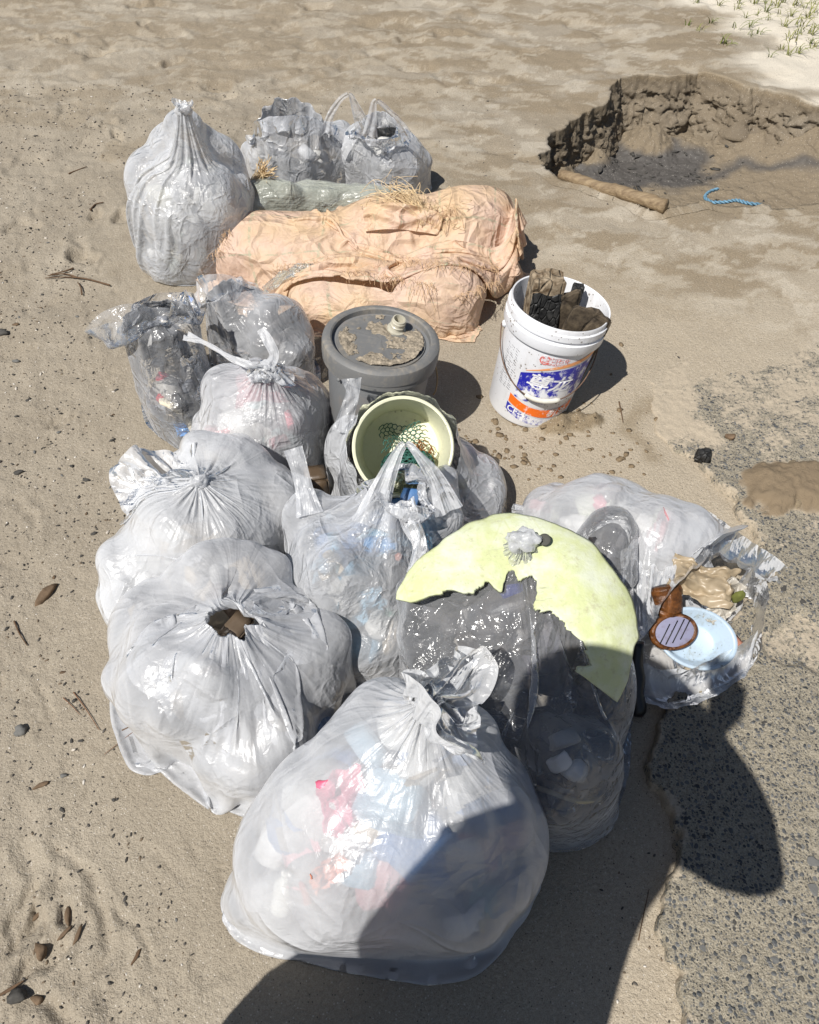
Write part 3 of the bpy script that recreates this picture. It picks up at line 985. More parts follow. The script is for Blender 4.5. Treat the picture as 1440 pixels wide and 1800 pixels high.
def char_mat(name, col, col2, cells, br=0.7):
    t = NT(name)
    c = t.coord('Object')
    v = t.n('TexVoronoi', {'Vector': t.scale(c, (1, 1, 0.55)), 'Scale': cells, 'Randomness': 0.9}, feature='DISTANCE_TO_EDGE')
    n = t.noise(c, 40, 5, 0.7)
    cr = t.ramp(v.outputs['Distance'], 0.0, 0.12)
    col_ = t.mix(t.ramp(n, 0.35, 0.7), col, col2)
    h = t.math('ADD', cr, t.math('MULTIPLY', n, 0.8))
    t.bsdf(col=col_, rough=br, spec=0.35, nrm=t.bump(h, 0.8, 0.006))
    return t.m


M_CHAR = char_mat('charcoal', (0.012, 0.012, 0.012), (0.055, 0.054, 0.052), 55, 0.5)
M_BARK = char_mat('sandy_bark', (0.10, 0.065, 0.035), (0.42, 0.34, 0.24), 30, 0.85)
M_BOARD = char_mat('muddy_board', (0.045, 0.034, 0.024), (0.15, 0.115, 0.075), 16, 0.85)


def plank(name, w, d, h, seed, mats, amt=0.006, split=None):
    """an uneven board standing on its end, base at z=0; faces facing -y take mats[1] up to split"""
    nx, ny, nz = 10, 5, 22
    bm = bmesh.new()
    bmesh.ops.create_cube(bm, size=1.0)
    bmesh.ops.subdivide_edges(bm, edges=bm.edges, cuts=9, use_grid_fill=True)
    P = np.array([v.co[:] for v in bm.verts])
    P = P / (1 + 0.03 * (np.abs(P) > 0.49).sum(1)[:, None].clip(1, 3) - 0.03)
    Q = P * np.array([w, d, h]) + np.array([0, 0, h / 2])
    n = np.stack([fbm(Q[:, 0] * 35 + seed, Q[:, 1] * 35, Q[:, 2] * 12, 4, seed + k) for k in range(3)], -1)
    Q = Q + n * amt
    Q[:, 2] += (P[:, 2] > 0.3) * 0.012 * fbm(Q[:, 0] * 22, Q[:, 1] * 22, Q[:, 1] * 0 + seed, 3, seed + 9)
    for v, q in zip(bm.verts, Q):
        v.co = q
    bm.faces.ensure_lookup_table()
    me = bm_mesh(bm, name)
    for m in mats:
        me.materials.append(m)
    if split is not None:
        for p in me.polygons:
            p.material_index = 1 if (p.normal.y < -0.5 and p.center.z < split * h) or p.normal.x > 0.8 and p.center.z < 0.6 * split * h else 0
    me.polygons.foreach_set('use_smooth', np.zeros(len(me.polygons), dtype=bool))
    return me


def stand(me, label, cat, loc, rot):
    o = bpy.data.objects.new(me.name, me)
    COL.objects.link(o)
    o.matrix_world = WB @ Matrix.LocRotScale(Vector(loc), Euler([R(a) for a in rot]), None)
    return tag(o, label, cat, 'burnt wood in the white bucket')


stand(plank('charred_log', 0.100, 0.060, 0.405, 3, [M_BARK, M_CHAR], 0.003, 0.86), 'charred log with a black front and sandy bark top, tallest in the white bucket', 'log', (-0.026, -0.012, 0.045), (-6, -3, 8))
stand(plank('board', 0.125, 0.020, 0.345, 5, [M_BOARD], 0.0022), 'wide muddy brown board at the front right of the white bucket', 'board', (0.058, -0.030, 0.055), (4, 5, -8))
stand(plank('board', 0.115, 0.018, 0.36, 8, [M_BOARD], 0.0022), 'narrow dark board tilted behind the wide muddy board', 'board', (0.048, 0.025, 0.055), (2, -9, 6))
stand(plank('charred_log', 0.035, 0.030, 0.385, 11, [M_CHAR], 0.006), 'thin black charred stick behind the tall log in the bucket', 'log', (0.030, 0.050, 0.03), (-3, 4, 0))

# yellowed bucket lying with its mouth to the camera, a net inside
yb_rim = aty(709, 786, 1.40)
yb_axis = Vector((0.05, -0.70, 0.71)).normalized()
yb = thing('bucket', 'pale yellow bucket lying on its side inside a torn clear bag', 'bucket', yb_rim - yb_axis * 0.26)
yb.rotation_mode = 'QUATERNION'
yb.rotation_quaternion = yb_axis.to_track_quat('Z', 'Y')
r_y = lambda z: 0.103 + 0.075 * np.asarray(z)
prof = [(0, 0), (.098, 0), (.103, .005), (r_y(.225), .225), (r_y(.226) + .006, .227), (r_y(.25) + .005, .25), (r_y(.26) + .004, .258), (r_y(.26) + .001, .261), (r_y(.26) - .004, .259), (r_y(.24) - .004, .24), (r_y(.09) - .004, .088), (.102, .080), (0, .080)]
V, F = lathe(prof, 96)
link('body', mesh_np('body', V, F), M_YELP, yb).data.set_sharp_from_angle(angle=R(28))
YB = Matrix.LocRotScale(yb.location, yb.rotation_quaternion, None)


def strand_mesh(paths, rad, seg, name):
    Vs, Fs, k = [], [], 0
    a = np.linspace(0, 2 * np.pi, seg, endpoint=False)
    for P in paths:
        P = np.asarray(P)
        n = len(P)
        T = np.gradient(P, axis=0)
        T /= np.linalg.norm(T, axis=1)[:, None] + 1e-9
        ref = np.where(np.abs(T[:, 2:3]) < 0.9, np.array([[0, 0, 1.0]]), np.array([[1.0, 0, 0]]))
        N1 = np.cross(T, ref)
        N1 /= np.linalg.norm(N1, axis=1)[:, None] + 1e-9
        N2 = np.cross(T, N1)
        Vs.append((P[:, None] + rad * (np.cos(a)[None, :, None] * N1[:, None] + np.sin(a)[None, :, None] * N2[:, None])).reshape(-1, 3))
        Fs.append(grid_faces(n, seg, True) + k)
        k += n * seg
    return mesh_np(name, np.concatenate(Vs), np.concatenate(Fs))


M_NET = simple('green_net', (0.03, 0.12, 0.095), 0.6, 0.4, 60, 0.4)
M_ROPEB = simple('blue_rope', (0.15, 0.29, 0.40), 0.8, 0.3, 60, 0.35)
M_STRAW = simple('straw_fibre', (0.70, 0.54, 0.33), 0.7, 0.3, 60, 0.3)


def tangle(center, ext, n, L, seed, flat=None):
    g = np.random.default_rng(seed)
    out = []
    for k in range(n):
        p = g.normal(size=3) * 0.45
        d = g.normal(size=3)
        pts = []
        for q in range(12):
            d = d * 0.72 + g.normal(size=3) * 0.6 - p * 0.35
            p = p + d / (np.linalg.norm(d) + 1e-6) * L / 12 / np.mean(ext)
            p = p / max(1.0, np.linalg.norm(p))
            pts.append(np.asarray(center) + p * np.asarray(ext))
        out.append(spline(pts, 26))
    return out


# net: a knotted hexagon mesh draped up the wall and a tangle in the bottom
paths = tangle((0.015, -0.045, 0.135), (0.070, 0.045, 0.06), 70, 0.35, 4)
hexp = []
for i in range(9):
    for j in range(7):
        cx0, cy0 = (i + 0.5 * (j % 2)) * 0.012, j * 0.0104
        for a0 in (0, 1, 2):
            a_, b_ = math.pi / 3 * a0 + math.pi / 6, math.pi / 3 * (a0 + 1) + math.pi / 6
            hexp.append([(cx0 + 0.007 * math.cos(a_), cy0 + 0.007 * math.sin(a_)), (cx0 + 0.007 * math.cos(b_), cy0 + 0.007 * math.sin(b_))])
for pq in hexp:
    P = np.array([(x - 0.045 + .006 * math.sin(y * 90), y - 0.005 + .005 * math.sin(x * 80), 0.105 + 0.5 * abs(x - .05) - 0.35 * y + .01 * math.sin(40 * x + 60 * y)) for x, y in pq])
    paths.append(np.linspace(P[0], P[1], 3))
net = link('fishing_net', strand_mesh(paths, 0.0013, 5, 'fishing_net'), M_NET)
net.matrix_world = YB
tag(net, 'tangled green fishing net lying inside the pale yellow bucket', 'net')
rt = link('rusty_wire', strand_mesh(tangle((0.05, -0.03, 0.12), (0.04, 0.05, 0.04), 14, 0.2, 9), 0.0012, 5, 'rusty_wire'), simple('rust', (0.22, 0.09, 0.03), .9, .2))
rt.matrix_world = YB
tag(rt, 'rusty brown wire tangle on the floor of the yellow bucket', 'wire')

# ------------------------------------------------------------------ in and around the pit
a_, b_ = at(985, 308, 0.012), at(1172, 362, 0.03)
nv = 26
pp = np.linspace(np.array(a_), np.array(b_), nv) + np.array([[0.004 * math.sin(k * .7), 0.004 * math.cos(k * .9), 0.003 * math.sin(k * .5)] for k in range(nv)])
rd = np.linspace(0.023, 0.029, nv) * (1 + 0.05 * np.sin(np.arange(nv) * 1.3)) + np.where(np.arange(nv) % 9 == 4, 0.004, 0)
t = NT('bamboo_skin')
c = t.coord('Object')
t.bsdf(col=t.mix(t.ramp(t.noise(t.scale(c, (8, 60, 60)), 1.0, 4, .6), .3, .7), (0.15, 0.10, 0.055), (0.33, 0.245, 0.145)), rough=.7, nrm=t.bump(t.noise(t.scale(c, (10, 90, 90)), 1.0, 4, .7), .8, .008))
tag(link('bamboo_pole', tube(pp, rd, 16, 'bamboo_pole'), t.m), 'weathered tan bamboo pole lying along the near edge of the dug pit', 'pole')
P = [tuple(at(*q, z) + Vector((0, 0, 0))) for q, z in (((1262, 332), -.2), ((1246, 338), -.19), ((1240, 347), -.17), ((1252, 355), -.13), ((1275, 355), -.1), ((1295, 352), -.07), ((1315, 357), -.05), ((1340, 360), -.01))]
S = spline(P, 90)
strs = []
for k in range(3):
    ang = np.linspace(0, 44, 90) + k * 2.094
    strs.append(S + 0.0045 * np.stack([np.cos(ang), 0 * ang, np.sin(ang)], -1))
tag(link('blue_rope', strand_mesh(strs, 0.0045, 7, 'blue_rope'), M_ROPEB), 'faded blue rope curled at the near edge of the wet pit', 'rope')
# ------------------------------------------------------------------ film bags: a sheet wrapped over its load, gathered, then relaxed like cloth
class Ball:
    def __init__(self, c, r, rot=None):
        self.c = np.array(c, dtype=float)
        self.r = np.array(r, dtype=float) if np.ndim(r) else np.full(3, float(r))
        self.M = None if rot is None else rotm(*rot)

    def sdf(self, P):
        q = P - self.c
        if self.M is not None:
            q = q @ self.M
        k0 = np.sqrt(((q / self.r) ** 2).sum(-1)) + 1e-9
        k1 = np.sqrt(((q / self.r ** 2) ** 2).sum(-1)) + 1e-9
        return k0 * (k0 - 1) / k1


LOAD_K = [0.02]


def load_sdf(balls, P, k=None):
    k = LOAD_K[0] if k is None else k
    d = balls[0].sdf(P)
    for b in balls[1:]:
        e = b.sdf(P)
        h = np.clip(0.5 + 0.5 * (d - e) / k, 0, 1)
        d = d * (1 - h) + e * h - k * h * (1 - h)
    return d


def lumps(balls, n, size, out, seed):
    """smaller lumps half sunk in the big ones: the load shows through the film"""
    g = np.random.default_rng(seed)
    res = []
    for b in balls:
        for q in range(n):
            d = g.normal(size=3)
            d[2] = abs(d[2]) * 0.9
            d /= np.linalg.norm(d)
            s = size * g.uniform(0.6, 1.35) * b.r.mean()
            p = d * (b.r - s * (1 - out))
            if b.M is not None:
                p = b.M @ p
            res.append(Ball(b.c + p, s * g.uniform(0.75, 1.25, 3), tuple(g.uniform(0, 3, 3))))
    return res


class Field:
    """distance to the load baked on a lattice"""

    def __init__(self, balls, pad=0.12, n=52):
        lo = np.min([b.c - b.r.max() for b in balls], 0) - pad
        hi = np.max([b.c + b.r.max() for b in balls], 0) + pad
        self.lo, self.n = lo, n
        self.h = (hi - lo) / (n - 1)
        ax = [lo[k] + self.h[k] * np.arange(n) for k in range(3)]
        G = np.stack(np.meshgrid(*ax, indexing='ij'), -1)
        D = load_sdf(balls, G.reshape(-1, 3)).reshape(n, n, n)
        g = np.gradient(D, *self.h)
        self.T = np.concatenate([D[..., None], np.stack(g, -1)], -1).astype(f32).reshape(-1, 4)

    def __call__(self, P):
        n = self.n
        q = (P - self.lo) / self.h
        q = np.clip(q, 0, n - 1.001)
        i = q.astype(np.int32)
        f = (q - i).astype(f32)
        base = (i[..., 0] * n + i[..., 1]) * n + i[..., 2]
        r = 0
        for dx in (0, 1):
            for dy in (0, 1):
                for dz in (0, 1):
                    w = (f[..., 0] if dx else 1 - f[..., 0]) * (f[..., 1] if dy else 1 - f[..., 1]) * (f[..., 2] if dz else 1 - f[..., 2])
                    r = r + w[..., None] * self.T[base + (dx * n + dy) * n + dz]
        return r


def pair(a, b, L, wa, wb, k):
    d = b - a
    l = np.sqrt((d * d).sum(-1)) + 1e-9
    s = (k * (l - L) / l / (wa + wb + 1e-9))[..., None] * d
    a += wa[..., None] * s
    b -= wb[..., None] * s


def relax(X, Lu, Lv, w, field, steps, wrap=True, grav=0.0006, kb=0.12, thick=0.003, others=(), fric=0.6, floor=0.003, damp=0.92, inner=2):
    """position based cloth on a grid X (nv,nu,3); Lu, Lv rest lengths per edge; w inverse mass"""
    nv_, nu_ = X.shape[:2]
    X = np.ascontiguousarray(X, dtype=f32)
    Lu, Lv, w = Lu.astype(f32), Lv.astype(f32), w.astype(f32)
    V = np.zeros_like(X)

    def cons_u(X, w, L, k):
        if wrap:
            pair(X[:, 0::2], X[:, 1::2], L[:, 0::2], w[:, 0::2], w[:, 1::2], k)
            X2 = np.roll(X, -1, 1)
            w2 = np.roll(w, -1, 1)
            L2 = np.roll(L, -1, 1)
            pair(X2[:, 0::2], X2[:, 1::2], L2[:, 0::2], w2[:, 0::2], w2[:, 1::2], k)
            X[:] = np.roll(X2, 1, 1)
        else:
            m = nu_ // 2
            pair(X[:, 0:2 * m:2], X[:, 1:2 * m:2], L[:, 0:2 * m:2], w[:, 0:2 * m:2], w[:, 1:2 * m:2], k)
            m = (nu_ - 1) // 2
            pair(X[:, 1:1 + 2 * m:2], X[:, 2:2 + 2 * m:2], L[:, 1:1 + 2 * m:2], w[:, 1:1 + 2 * m:2], w[:, 2:2 + 2 * m:2], k)

    def cons_v(X, w, L, k, st=1):
        for o in range(2 * st):
            if (o // st) % 2:
                pass
        for o in range(2):
            for q in range(st):
                a0 = o * st + q
                A = X[a0::2 * st]
                B = X[a0 + st::2 * st]
                m = len(B)
                if m == 0:
                    continue
                Lk = L[a0::2 * st][:m] if st == 1 else (L[a0::2 * st][:m] + L[a0 + 1::2 * st][:m])
                pair(A[:m], B, Lk, w[a0::2 * st][:m], w[a0 + st::2 * st], k)

    Ls = np.sqrt(Lu[:-1] ** 2 + Lv ** 2)
    Lb2 = Lu + np.roll(Lu, -1, 1)
    gv = np.asarray(grav, dtype=f32)
    for it in range(steps):
        P0 = X.copy()
        V *= damp
        V[..., 2] -= gv
        sp = np.sqrt((V * V).sum(-1, keepdims=True))
        V *= np.minimum(1, 0.02 / (sp + 1e-9))
        X += V * (w[..., None] > 0)
        for q in range(inner):
            cons_v(X, w, Lv, 1.0)
            cons_u(X, w, Lu, 1.0)
            for sg in (1, -1):
                for o in (0, 1):
                    B = np.roll(X[o + 1::2], -sg, 1)
                    m = len(B)
                    wB = np.roll(w[o + 1::2], -sg, 1)
                    A = X[o::2][:m]
                    k = np.full(B.shape[:2], 0.25, f32)
                    if not wrap:
                        k[:, -1 if sg > 0 else 0] = 0
                    pair(A, B, Ls[o::2][:m], w[o::2][:m], wB, k)
                    X[o + 1::2] = np.roll(B, sg, 1)
            if kb:
                if wrap:
                    for rshift in (0, 1, 2, 3):
                        X2 = np.roll(X, -rshift, 1)
                        w2 = np.roll(w, -rshift, 1)
                        L2 = np.roll(Lb2, -rshift, 1)
                        if rshift < 2:
                            pair(X2[:, 0::4], X2[:, 2::4], L2[:, 0::4], w2[:, 0::4], w2[:, 2::4], kb)
                        else:
                            pair(X2[:, 0::4], X2[:, 2::4], L2[:, 0::4], w2[:, 0::4], w2[:, 2::4], kb)
                        X[:] = np.roll(X2, rshift, 1)
                else:
                    for o4 in range(4):
                        A, B = X[:, o4::4], X[:, o4 + 2::4]
                        m = B.shape[1]
                        pair(A[:, :m], B, Lb2[:, o4::4][:, :m], w[:, o4::4][:, :m], w[:, o4 + 2::4], kb)
                cons_v(X, w, Lv, kb, 2)
            if it % 2 == 0 or it > steps - 6:
                if q == inner - 1:
                    mv = (w > 0)
                    if field is not None:
                        T = field(X)
                        pen = thick - T[..., 0]
                        hit = (pen > 0) & mv
                        if hit.any():
                            X[hit] -= fric * (X - P0)[hit]
                            g = T[..., 1:]
                            g = g / (np.sqrt((g * g).sum(-1, keepdims=True)) + 1e-6)
                            X[hit] += (g * pen[..., None])[hit]
                    for b in others:
                        d = b.sdf(X)
                        hit = (d < 0.002) & mv
                        if hit.any():
                            q_ = X[hit] - b.c
                            if b.M is not None:
                                gq = ((q_ @ b.M) / b.r ** 2) @ b.M.T
                            else:
                                gq = q_ / b.r ** 2
                            gq /= np.linalg.norm(gq, axis=1)[:, None] + 1e-9
                            X[hit] += (gq * (0.002 - d[hit])[:, None]).astype(f32)
                    lowz = X[..., 2] < floor
                    X[..., 2] = np.where(lowz & mv, floor, X[..., 2])
        V = X - P0
    return X


def wrap_profile(balls, base, neck, neck_r, nth=64, nt=90, tight=1.0, extra=0.10):
    """for each direction round the axis: the tight outline over the load up to the neck"""
    base, neck = np.array(base, float), np.array(neck, float)
    ax = neck - base
    Lx = np.linalg.norm(ax)
    ax /= Lx
    e1 = np.cross(ax, [0, 0, 1.0])
    if np.linalg.norm(e1) < 0.2:
        e1 = np.cross(ax, [0, 1.0, 0])
    e1 /= np.linalg.norm(e1)
    e2 = np.cross(ax, e1)
    th = np.linspace(0, 2 * np.pi, nth, endpoint=False)
    D = np.cos(th)[:, None] * e1 + np.sin(th)[:, None] * e2
    ts = np.linspace(0, 1, nt)
    rs = np.linspace(0, 1.0, 70) * (max(b.r.max() + np.linalg.norm(b.c - (base + ax * np.dot(b.c - base, ax))) for b in balls) + 0.02)
    P = base + ts[:, None, None, None] * Lx * ax + D[None, :, None, :] * rs[None, None, :, None]
    d = load_sdf(balls, P.reshape(-1, 3)).reshape(P.shape[:-1])
    d = np.where(P[..., 2] < 0.002, 1.0, d)
    ins = d < 0.004
    r = np.where(ins.any(-1), rs[ins.shape[-1] - 1 - ins[..., ::-1].argmax(-1)], 0.0)
    # smooth a little round
    out = np.zeros_like(r)
    for k in range(nth):
        x, y = list(ts * Lx), list(np.maximum(r[:, k], 0.004))
        y[-1] = neck_r
        hull = []
        for p in zip(x, y):
            while len(hull) > 1 and (hull[-1][0] - hull[-2][0]) * (p[1] - hull[-2][1]) - (hull[-1][1] - hull[-2][1]) * (p[0] - hull[-2][0]) >= 0:
                hull.pop()
            hull.append(p)
        hx, hy = zip(*hull)
        out[:, k] = np.interp(ts * Lx, hx, hy)
    return ts * Lx, out, D, base, ax, e1, e2


def film_bag(parent, balls, base, neck, mat, nu=128, nv=84, neck_r=0.014, tuft=0.12, flare=0.09, tdir=None, wamp=0.6, eu=0.10, ev=0.04, gather=0.30, steps=70, seed=1,
             grav=0.0007, kb=0.12, others=(), tuft_n=16, name='film', extra_lumps=7, lump=0.36, lump_out=0.35, hole=None, uvscale=1.0, waves=(7, 15), pin_tuft=None, field_n=52, floor=0.003, sub=1, tuft_grav=0.1, smooth_balls=(), tuft_mat=None):
    g = np.random.default_rng(seed)
    allb = balls + list(smooth_balls) + (lumps(balls, extra_lumps, lump, lump_out, seed + 100) if extra_lumps else [])
    ts, prof, D, b0, ax, e1, e2 = wrap_profile(allb, base, neck, neck_r)
    nth = prof.shape[1]
    # polyline incl. a closing point at the bottom
    pts = b0 + ts[:, None, None] * ax + D[None] * prof[..., None]
    pts = np.concatenate([(b0 + D * 0.012)[None], pts], 0)
    seg = np.linalg.norm(np.diff(pts, axis=0), axis=-1).mean(1)
    s = np.concatenate([[0], np.cumsum(seg)])
    nb = nv - tuft_n
    # closer rings near the neck
    q = np.linspace(0, 1, nb)
    q = q + 0.10 * np.sin(np.pi * q) * q
    sn = s[-1] * q
    B = np.empty((nb, nth, 3))
    for k in range(3):
        for j in range(nth):
            B[:, j, k] = np.interp(sn, s, pts[:, j, k])
    th = np.linspace(0, 2 * np.pi, nu, endpoint=False)
    fi = th / (2 * np.pi) * nth
    i0 = fi.astype(int) % nth
    i1 = (i0 + 1) % nth
    fr = (fi - np.floor(fi))[None, :, None]
    X = B[:, i0] * (1 - fr) + B[:, i1] * fr
    neck = np.array(neck, float)
    # the loose end above the tie
    td = np.array(tdir if tdir is not None else ax, float)
    td /= np.linalg.norm(td)
    t1 = np.cross(td, e2)
    t1 /= np.linalg.norm(t1)
    t2 = np.cross(td, t1)
    if np.dot(t1, e1) < 0:
        t1, t2 = -t1, -t2
    if np.dot(t2, e2) < 0:
        t2 = -t2
    Dt = np.cos(th)[:, None] * t1 + np.sin(th)[:, None] * t2
    if tuft_n:
        u_ = np.linspace(0, 1, tuft_n + 1)[1:]
        rr = neck_r + flare * u_ ** 0.8
        wob = 1 + 0.35 * np.sin(2 * th + g.uniform(0, 6))[None, :] * u_[:, None] + 0.25 * np.sin(3 * th + g.uniform(0, 6))[None, :] * u_[:, None]
        hgt = tuft * u_[:, None] * (1 + 0.22 * np.sin(2 * th + g.uniform(0, 6)) + 0.15 * np.sin(5 * th + g.uniform(0, 6)))[None, :]
        T = neck + td * hgt[..., None] + Dt[None] * (rr[:, None] * wob)[..., None]
        X = np.concatenate([X, T], 0)
    C = max(np.linalg.norm(np.diff(np.concatenate([X, X[:, :1]], 1), axis=1), axis=-1).sum(1))
    # pleats: sideways waves that take up the spare width
    gap = np.abs(np.arange(nv) - (nb - 1)) / nb
    ring_c = np.linalg.norm(np.roll(X, -1, 1) - X, axis=-1).sum(1)
    target_c = np.maximum(ring_c * (1 + eu), np.minimum(C * gather, ring_c * 3.2))
    Lu = np.broadcast_to((target_c / nu)[:, None], (nv, nu)).copy()
    ctr = X.mean(1, keepdims=True)
    ringR = np.linalg.norm(X - ctr, axis=-1).mean(1)
    wsum = np.zeros((nv, nu))
    vv = np.arange(nv)[:, None] / nv
    for q in range(5):
        n_ = int(g.integers(*waves))
        wsum += np.cos(n_ * th[None, :] + g.uniform(0, 6.28) + g.normal() * 1.2 * vv) * g.uniform(0.5, 1.0)
    wsum += 0.5 * fbm(th[None, :] * 3 + 0 * vv, vv * 10 + 0 * th[None, :], None, 3, seed)
    kmean = 0.5 * (waves[0] + waves[1])
    amp = np.sqrt(np.maximum(target_c / ring_c - 1, 0)) * 2 / kmean * wamp
    amp = np.minimum(amp, 0.45)
    Xw = X + (X - ctr) * (wsum * amp[:, None])[..., None]
    Lv = np.linalg.norm(np.diff(X, axis=0), axis=-1) * (1 + ev)
    w = np.ones((nv, nu))
    w[0] = 0
    w[nb - 1] = 0
    w[nb - 2] = 0.3
    Xw = Xw + g.normal(size=Xw.shape) * 0.0012
    Xw[..., 2] = np.maximum(Xw[..., 2], floor)
    fld = Field(allb, n=field_n)
    gr = np.full((nv, nu), grav)
    gr[nb:] *= tuft_grav
    Xf = relax(Xw, Lu, Lv, w, fld, steps, True, gr, kb, 0.003, others, floor=floor)
    Vn = Xf.reshape(-1, 3)
    F = grid_faces(nv, nu, True)
    if hole is not None:
        keep = hole(Vn[F].mean(1), F)
        F = F[keep]
    me = mesh_np(name, Vn, F)
    uvl = me.uv_layers.new(name='UVMap')
    uu = (F % nu) / nu
    dif = uu.max(1) - uu.min(1) > 0.5
    uu[dif] = np.where(uu[dif] < 0.5, uu[dif] + 1, uu[dif])
    vv_ = (F // nu) / nv
    uvl.data.foreach_set('uv', np.stack([uu * uvscale, vv_ * uvscale], -1).astype(f32).ravel())
    o = link(name, me, [mat, tuft_mat] if tuft_mat else mat, parent)
    if tuft_mat:
        me.polygons.foreach_set('material_index', (F.min(1) // nu >= nb - 2).astype(np.int32))
    if sub:
        md = o.modifiers.new('sub', 'SUBSURF')
        md.levels = md.render_levels = sub
    return o, Xf, allb


def film_sheet(parent, P, mat, name='film', steps=40, field=None, others=(), grav=0.0006, eu=0.06, ev=0.06, pins=None, seed=1, kb=0.1, floor=0.003, rough=0.003, sub=1):
    """open sheet: P (nv,nu,3) start shape"""
    g = np.random.default_rng(seed)
    P = np.array(P, float)
    nv_, nu_ = P.shape[:2]
    Lu = np.linalg.norm(np.diff(np.concatenate([P, P[:, -1:] * 2 - P[:, -2:-1]], 1), axis=1), axis=-1) * (1 + eu)
    Lv = np.linalg.norm(np.diff(P, axis=0), axis=-1) * (1 + ev)
    w = np.ones((nv_, nu_))
    if pins is not None:
        w[pins] = 0
    u_, v_ = np.meshgrid(np.arange(nu_), np.arange(nv_))
    N = np.stack([fbm(u_ * 0.17 + seed * 5, v_ * 0.17 + k * 9.1, None, 3, seed + k) for k in range(3)], -1)
    X = relax(P + N * rough, Lu, Lv, w, field, steps, False, grav, kb, 0.003, others, floor=floor)
    F = grid_faces(nv_, nu_)
    me = mesh_np(name, X.reshape(-1, 3), F)
    uvl = me.uv_layers.new(name='UVMap')
    uvl.data.foreach_set('uv', np.stack([(F % nu_) / nu_ * 0.4, (F // nu_) / nv_], -1).astype(f32).ravel())
    o = link(name, me, mat, parent)
    if sub:
        md = o.modifiers.new('sub', 'SUBSURF')
        md.levels = md.render_levels = sub
    return o, X


def ribbon(parent, pts, width, mat, name='handle', seed=1, n=60, m=9, twist=0.0, fold=0.5, side=None, sub=1):
    """a film strip along a path: gathered, slightly rolled"""
    g = np.random.default_rng(seed)
    S = spline(pts, n)
    T = np.gradient(S, axis=0)
    T /= np.linalg.norm(T, axis=1)[:, None]
    ref = np.array(side if side is not None else (1.0, 0.0, 0.0), float)
    A = ref - T * (T @ ref)[:, None]
    A /= np.linalg.norm(A, axis=1)[:, None] + 1e-9
    Bn = np.cross(T, A)
    W = np.interp(np.linspace(0, 1, n), np.linspace(0, 1, len(width)), width) if np.ndim(width) else np.full(n, width)
    u_ = np.linspace(-1, 1, m)
    tt = np.linspace(0, 1, n)
    tw = twist * tt
    wav = fold * W[:, None] * 0.35 * (np.cos(u_[None, :] * 5.2 + 2.2 * np.sin(tt * 9 + seed)[:, None]) + 0.5 * fbm(u_[None, :] * 2 + 0 * tt[:, None], tt[:, None] * 9 + 0 * u_[None, :], None, 2, seed))
    ca, sa = np.cos(tw)[:, None, None], np.sin(tw)[:, None, None]
    A2_, B2_ = A[:, None] * ca + Bn[:, None] * sa, -A[:, None] * sa + Bn[:, None] * ca
    P = S[:, None] + A2_ * (W[:, None] * u_[None, :] * (1 - 0.25 * fold))[..., None] + B2_ * wav[..., None]
    F = grid_faces(n, m)
    me = mesh_np(name, P.reshape(-1, 3), F)
    uvl = me.uv_layers.new(name='UVMap')
    uvl.data.foreach_set('uv', np.stack([(F % m) / m * 0.2, (F // m) / n * 0.5], -1).astype(f32).ravel())
    o = link(name, me, mat, parent)
    if sub:
        md = o.modifiers.new('sub', 'SUBSURF')
        md.levels = md.render_levels = sub
    return o


def knot(parent, p, r, mat, seed=1, axis=(0, 0, 1)):
    """the tie: a short twisted ring of film"""
    V, F = ico(4)
    a = np.arctan2(V[:, 1], V[:, 0])
    k = 1 + 0.16 * np.sin(a * 5 + 3 * V[:, 2] + seed) * (1 - V[:, 2] ** 2) + 0.30 * fbm(V[:, 0] * 1.6 + seed, V[:, 1] * 1.6, V[:, 2] * 1.6, 4, seed)
    V = V * k[:, None] * np.array([1.15, .9, .8]) * r
    q = np.array(Vector(axis).to_track_quat('Z', 'Y').to_matrix())
    return link('knot', mesh_np('knot', V @ q.T + np.array(p), F), mat, parent)


def rubbish(name, label, balls, n, palette, seed, scale=0.32, shrink=0.9):
    """the jumbled load of a bag: many odd pieces that nobody could count through the film"""
    g = np.random.default_rng(seed)
    Vs, Fs, Cs, k = [], [], [], 0
    pal = np.array(palette)
    vol = np.array([np.prod(b.r) for b in balls]) ** (2 / 3)
    for b, m in zip(balls, np.maximum(4, np.round(n * vol / vol.sum())).astype(int)):
        for q in range(m):
            d = g.normal(size=3)
            d /= np.linalg.norm(d)
            s = scale * b.r.mean() * g.uniform(0.5, 1.3)
            sz = s * g.uniform(0.45, 1.2, 3)
            V, F = rock(2, (1, 1, 1), seed * 50 + q, g.uniform(0.1, 0.7))
            kind = g.random()
            if kind < 0.4:
                V = np.sign(V) * np.abs(V) ** 0.45
            elif kind < 0.7:
                V = V * np.array([1.3, 1.1, 0.22]) + 0.28 * np.stack([fbm(V[:, 0] * 2 + q, V[:, 1] * 2 + j, V[:, 2] * 2, 2, seed + j) for j in range(3)], -1)
            V = V * sz
            V = V @ rotm(*g.uniform(0, 6, 3)).T
            p = d * np.maximum(b.r * shrink - sz.mean(), 0.2 * b.r) * g.uniform(0.75, 1.0)
            if b.M is not None:
                p = b.M @ p
            V = V + b.c + p
            V[:, 2] = np.maximum(V[:, 2], 0.006)
            Vs.append(V)
            Fs.append(F + k)
            k += len(V)
            c = pal[g.integers(len(pal))] * g.uniform(0.8, 1.15)
            Cs.append(np.broadcast_to(np.clip(c, 0, 0.9), (len(V), 3)))
    me = mesh_np(name, np.concatenate(Vs), np.concatenate(Fs))
    set_col(me, np.concatenate(Cs))
    return tag(link(name, me, M_TONE), label, None, None, 'stuff')


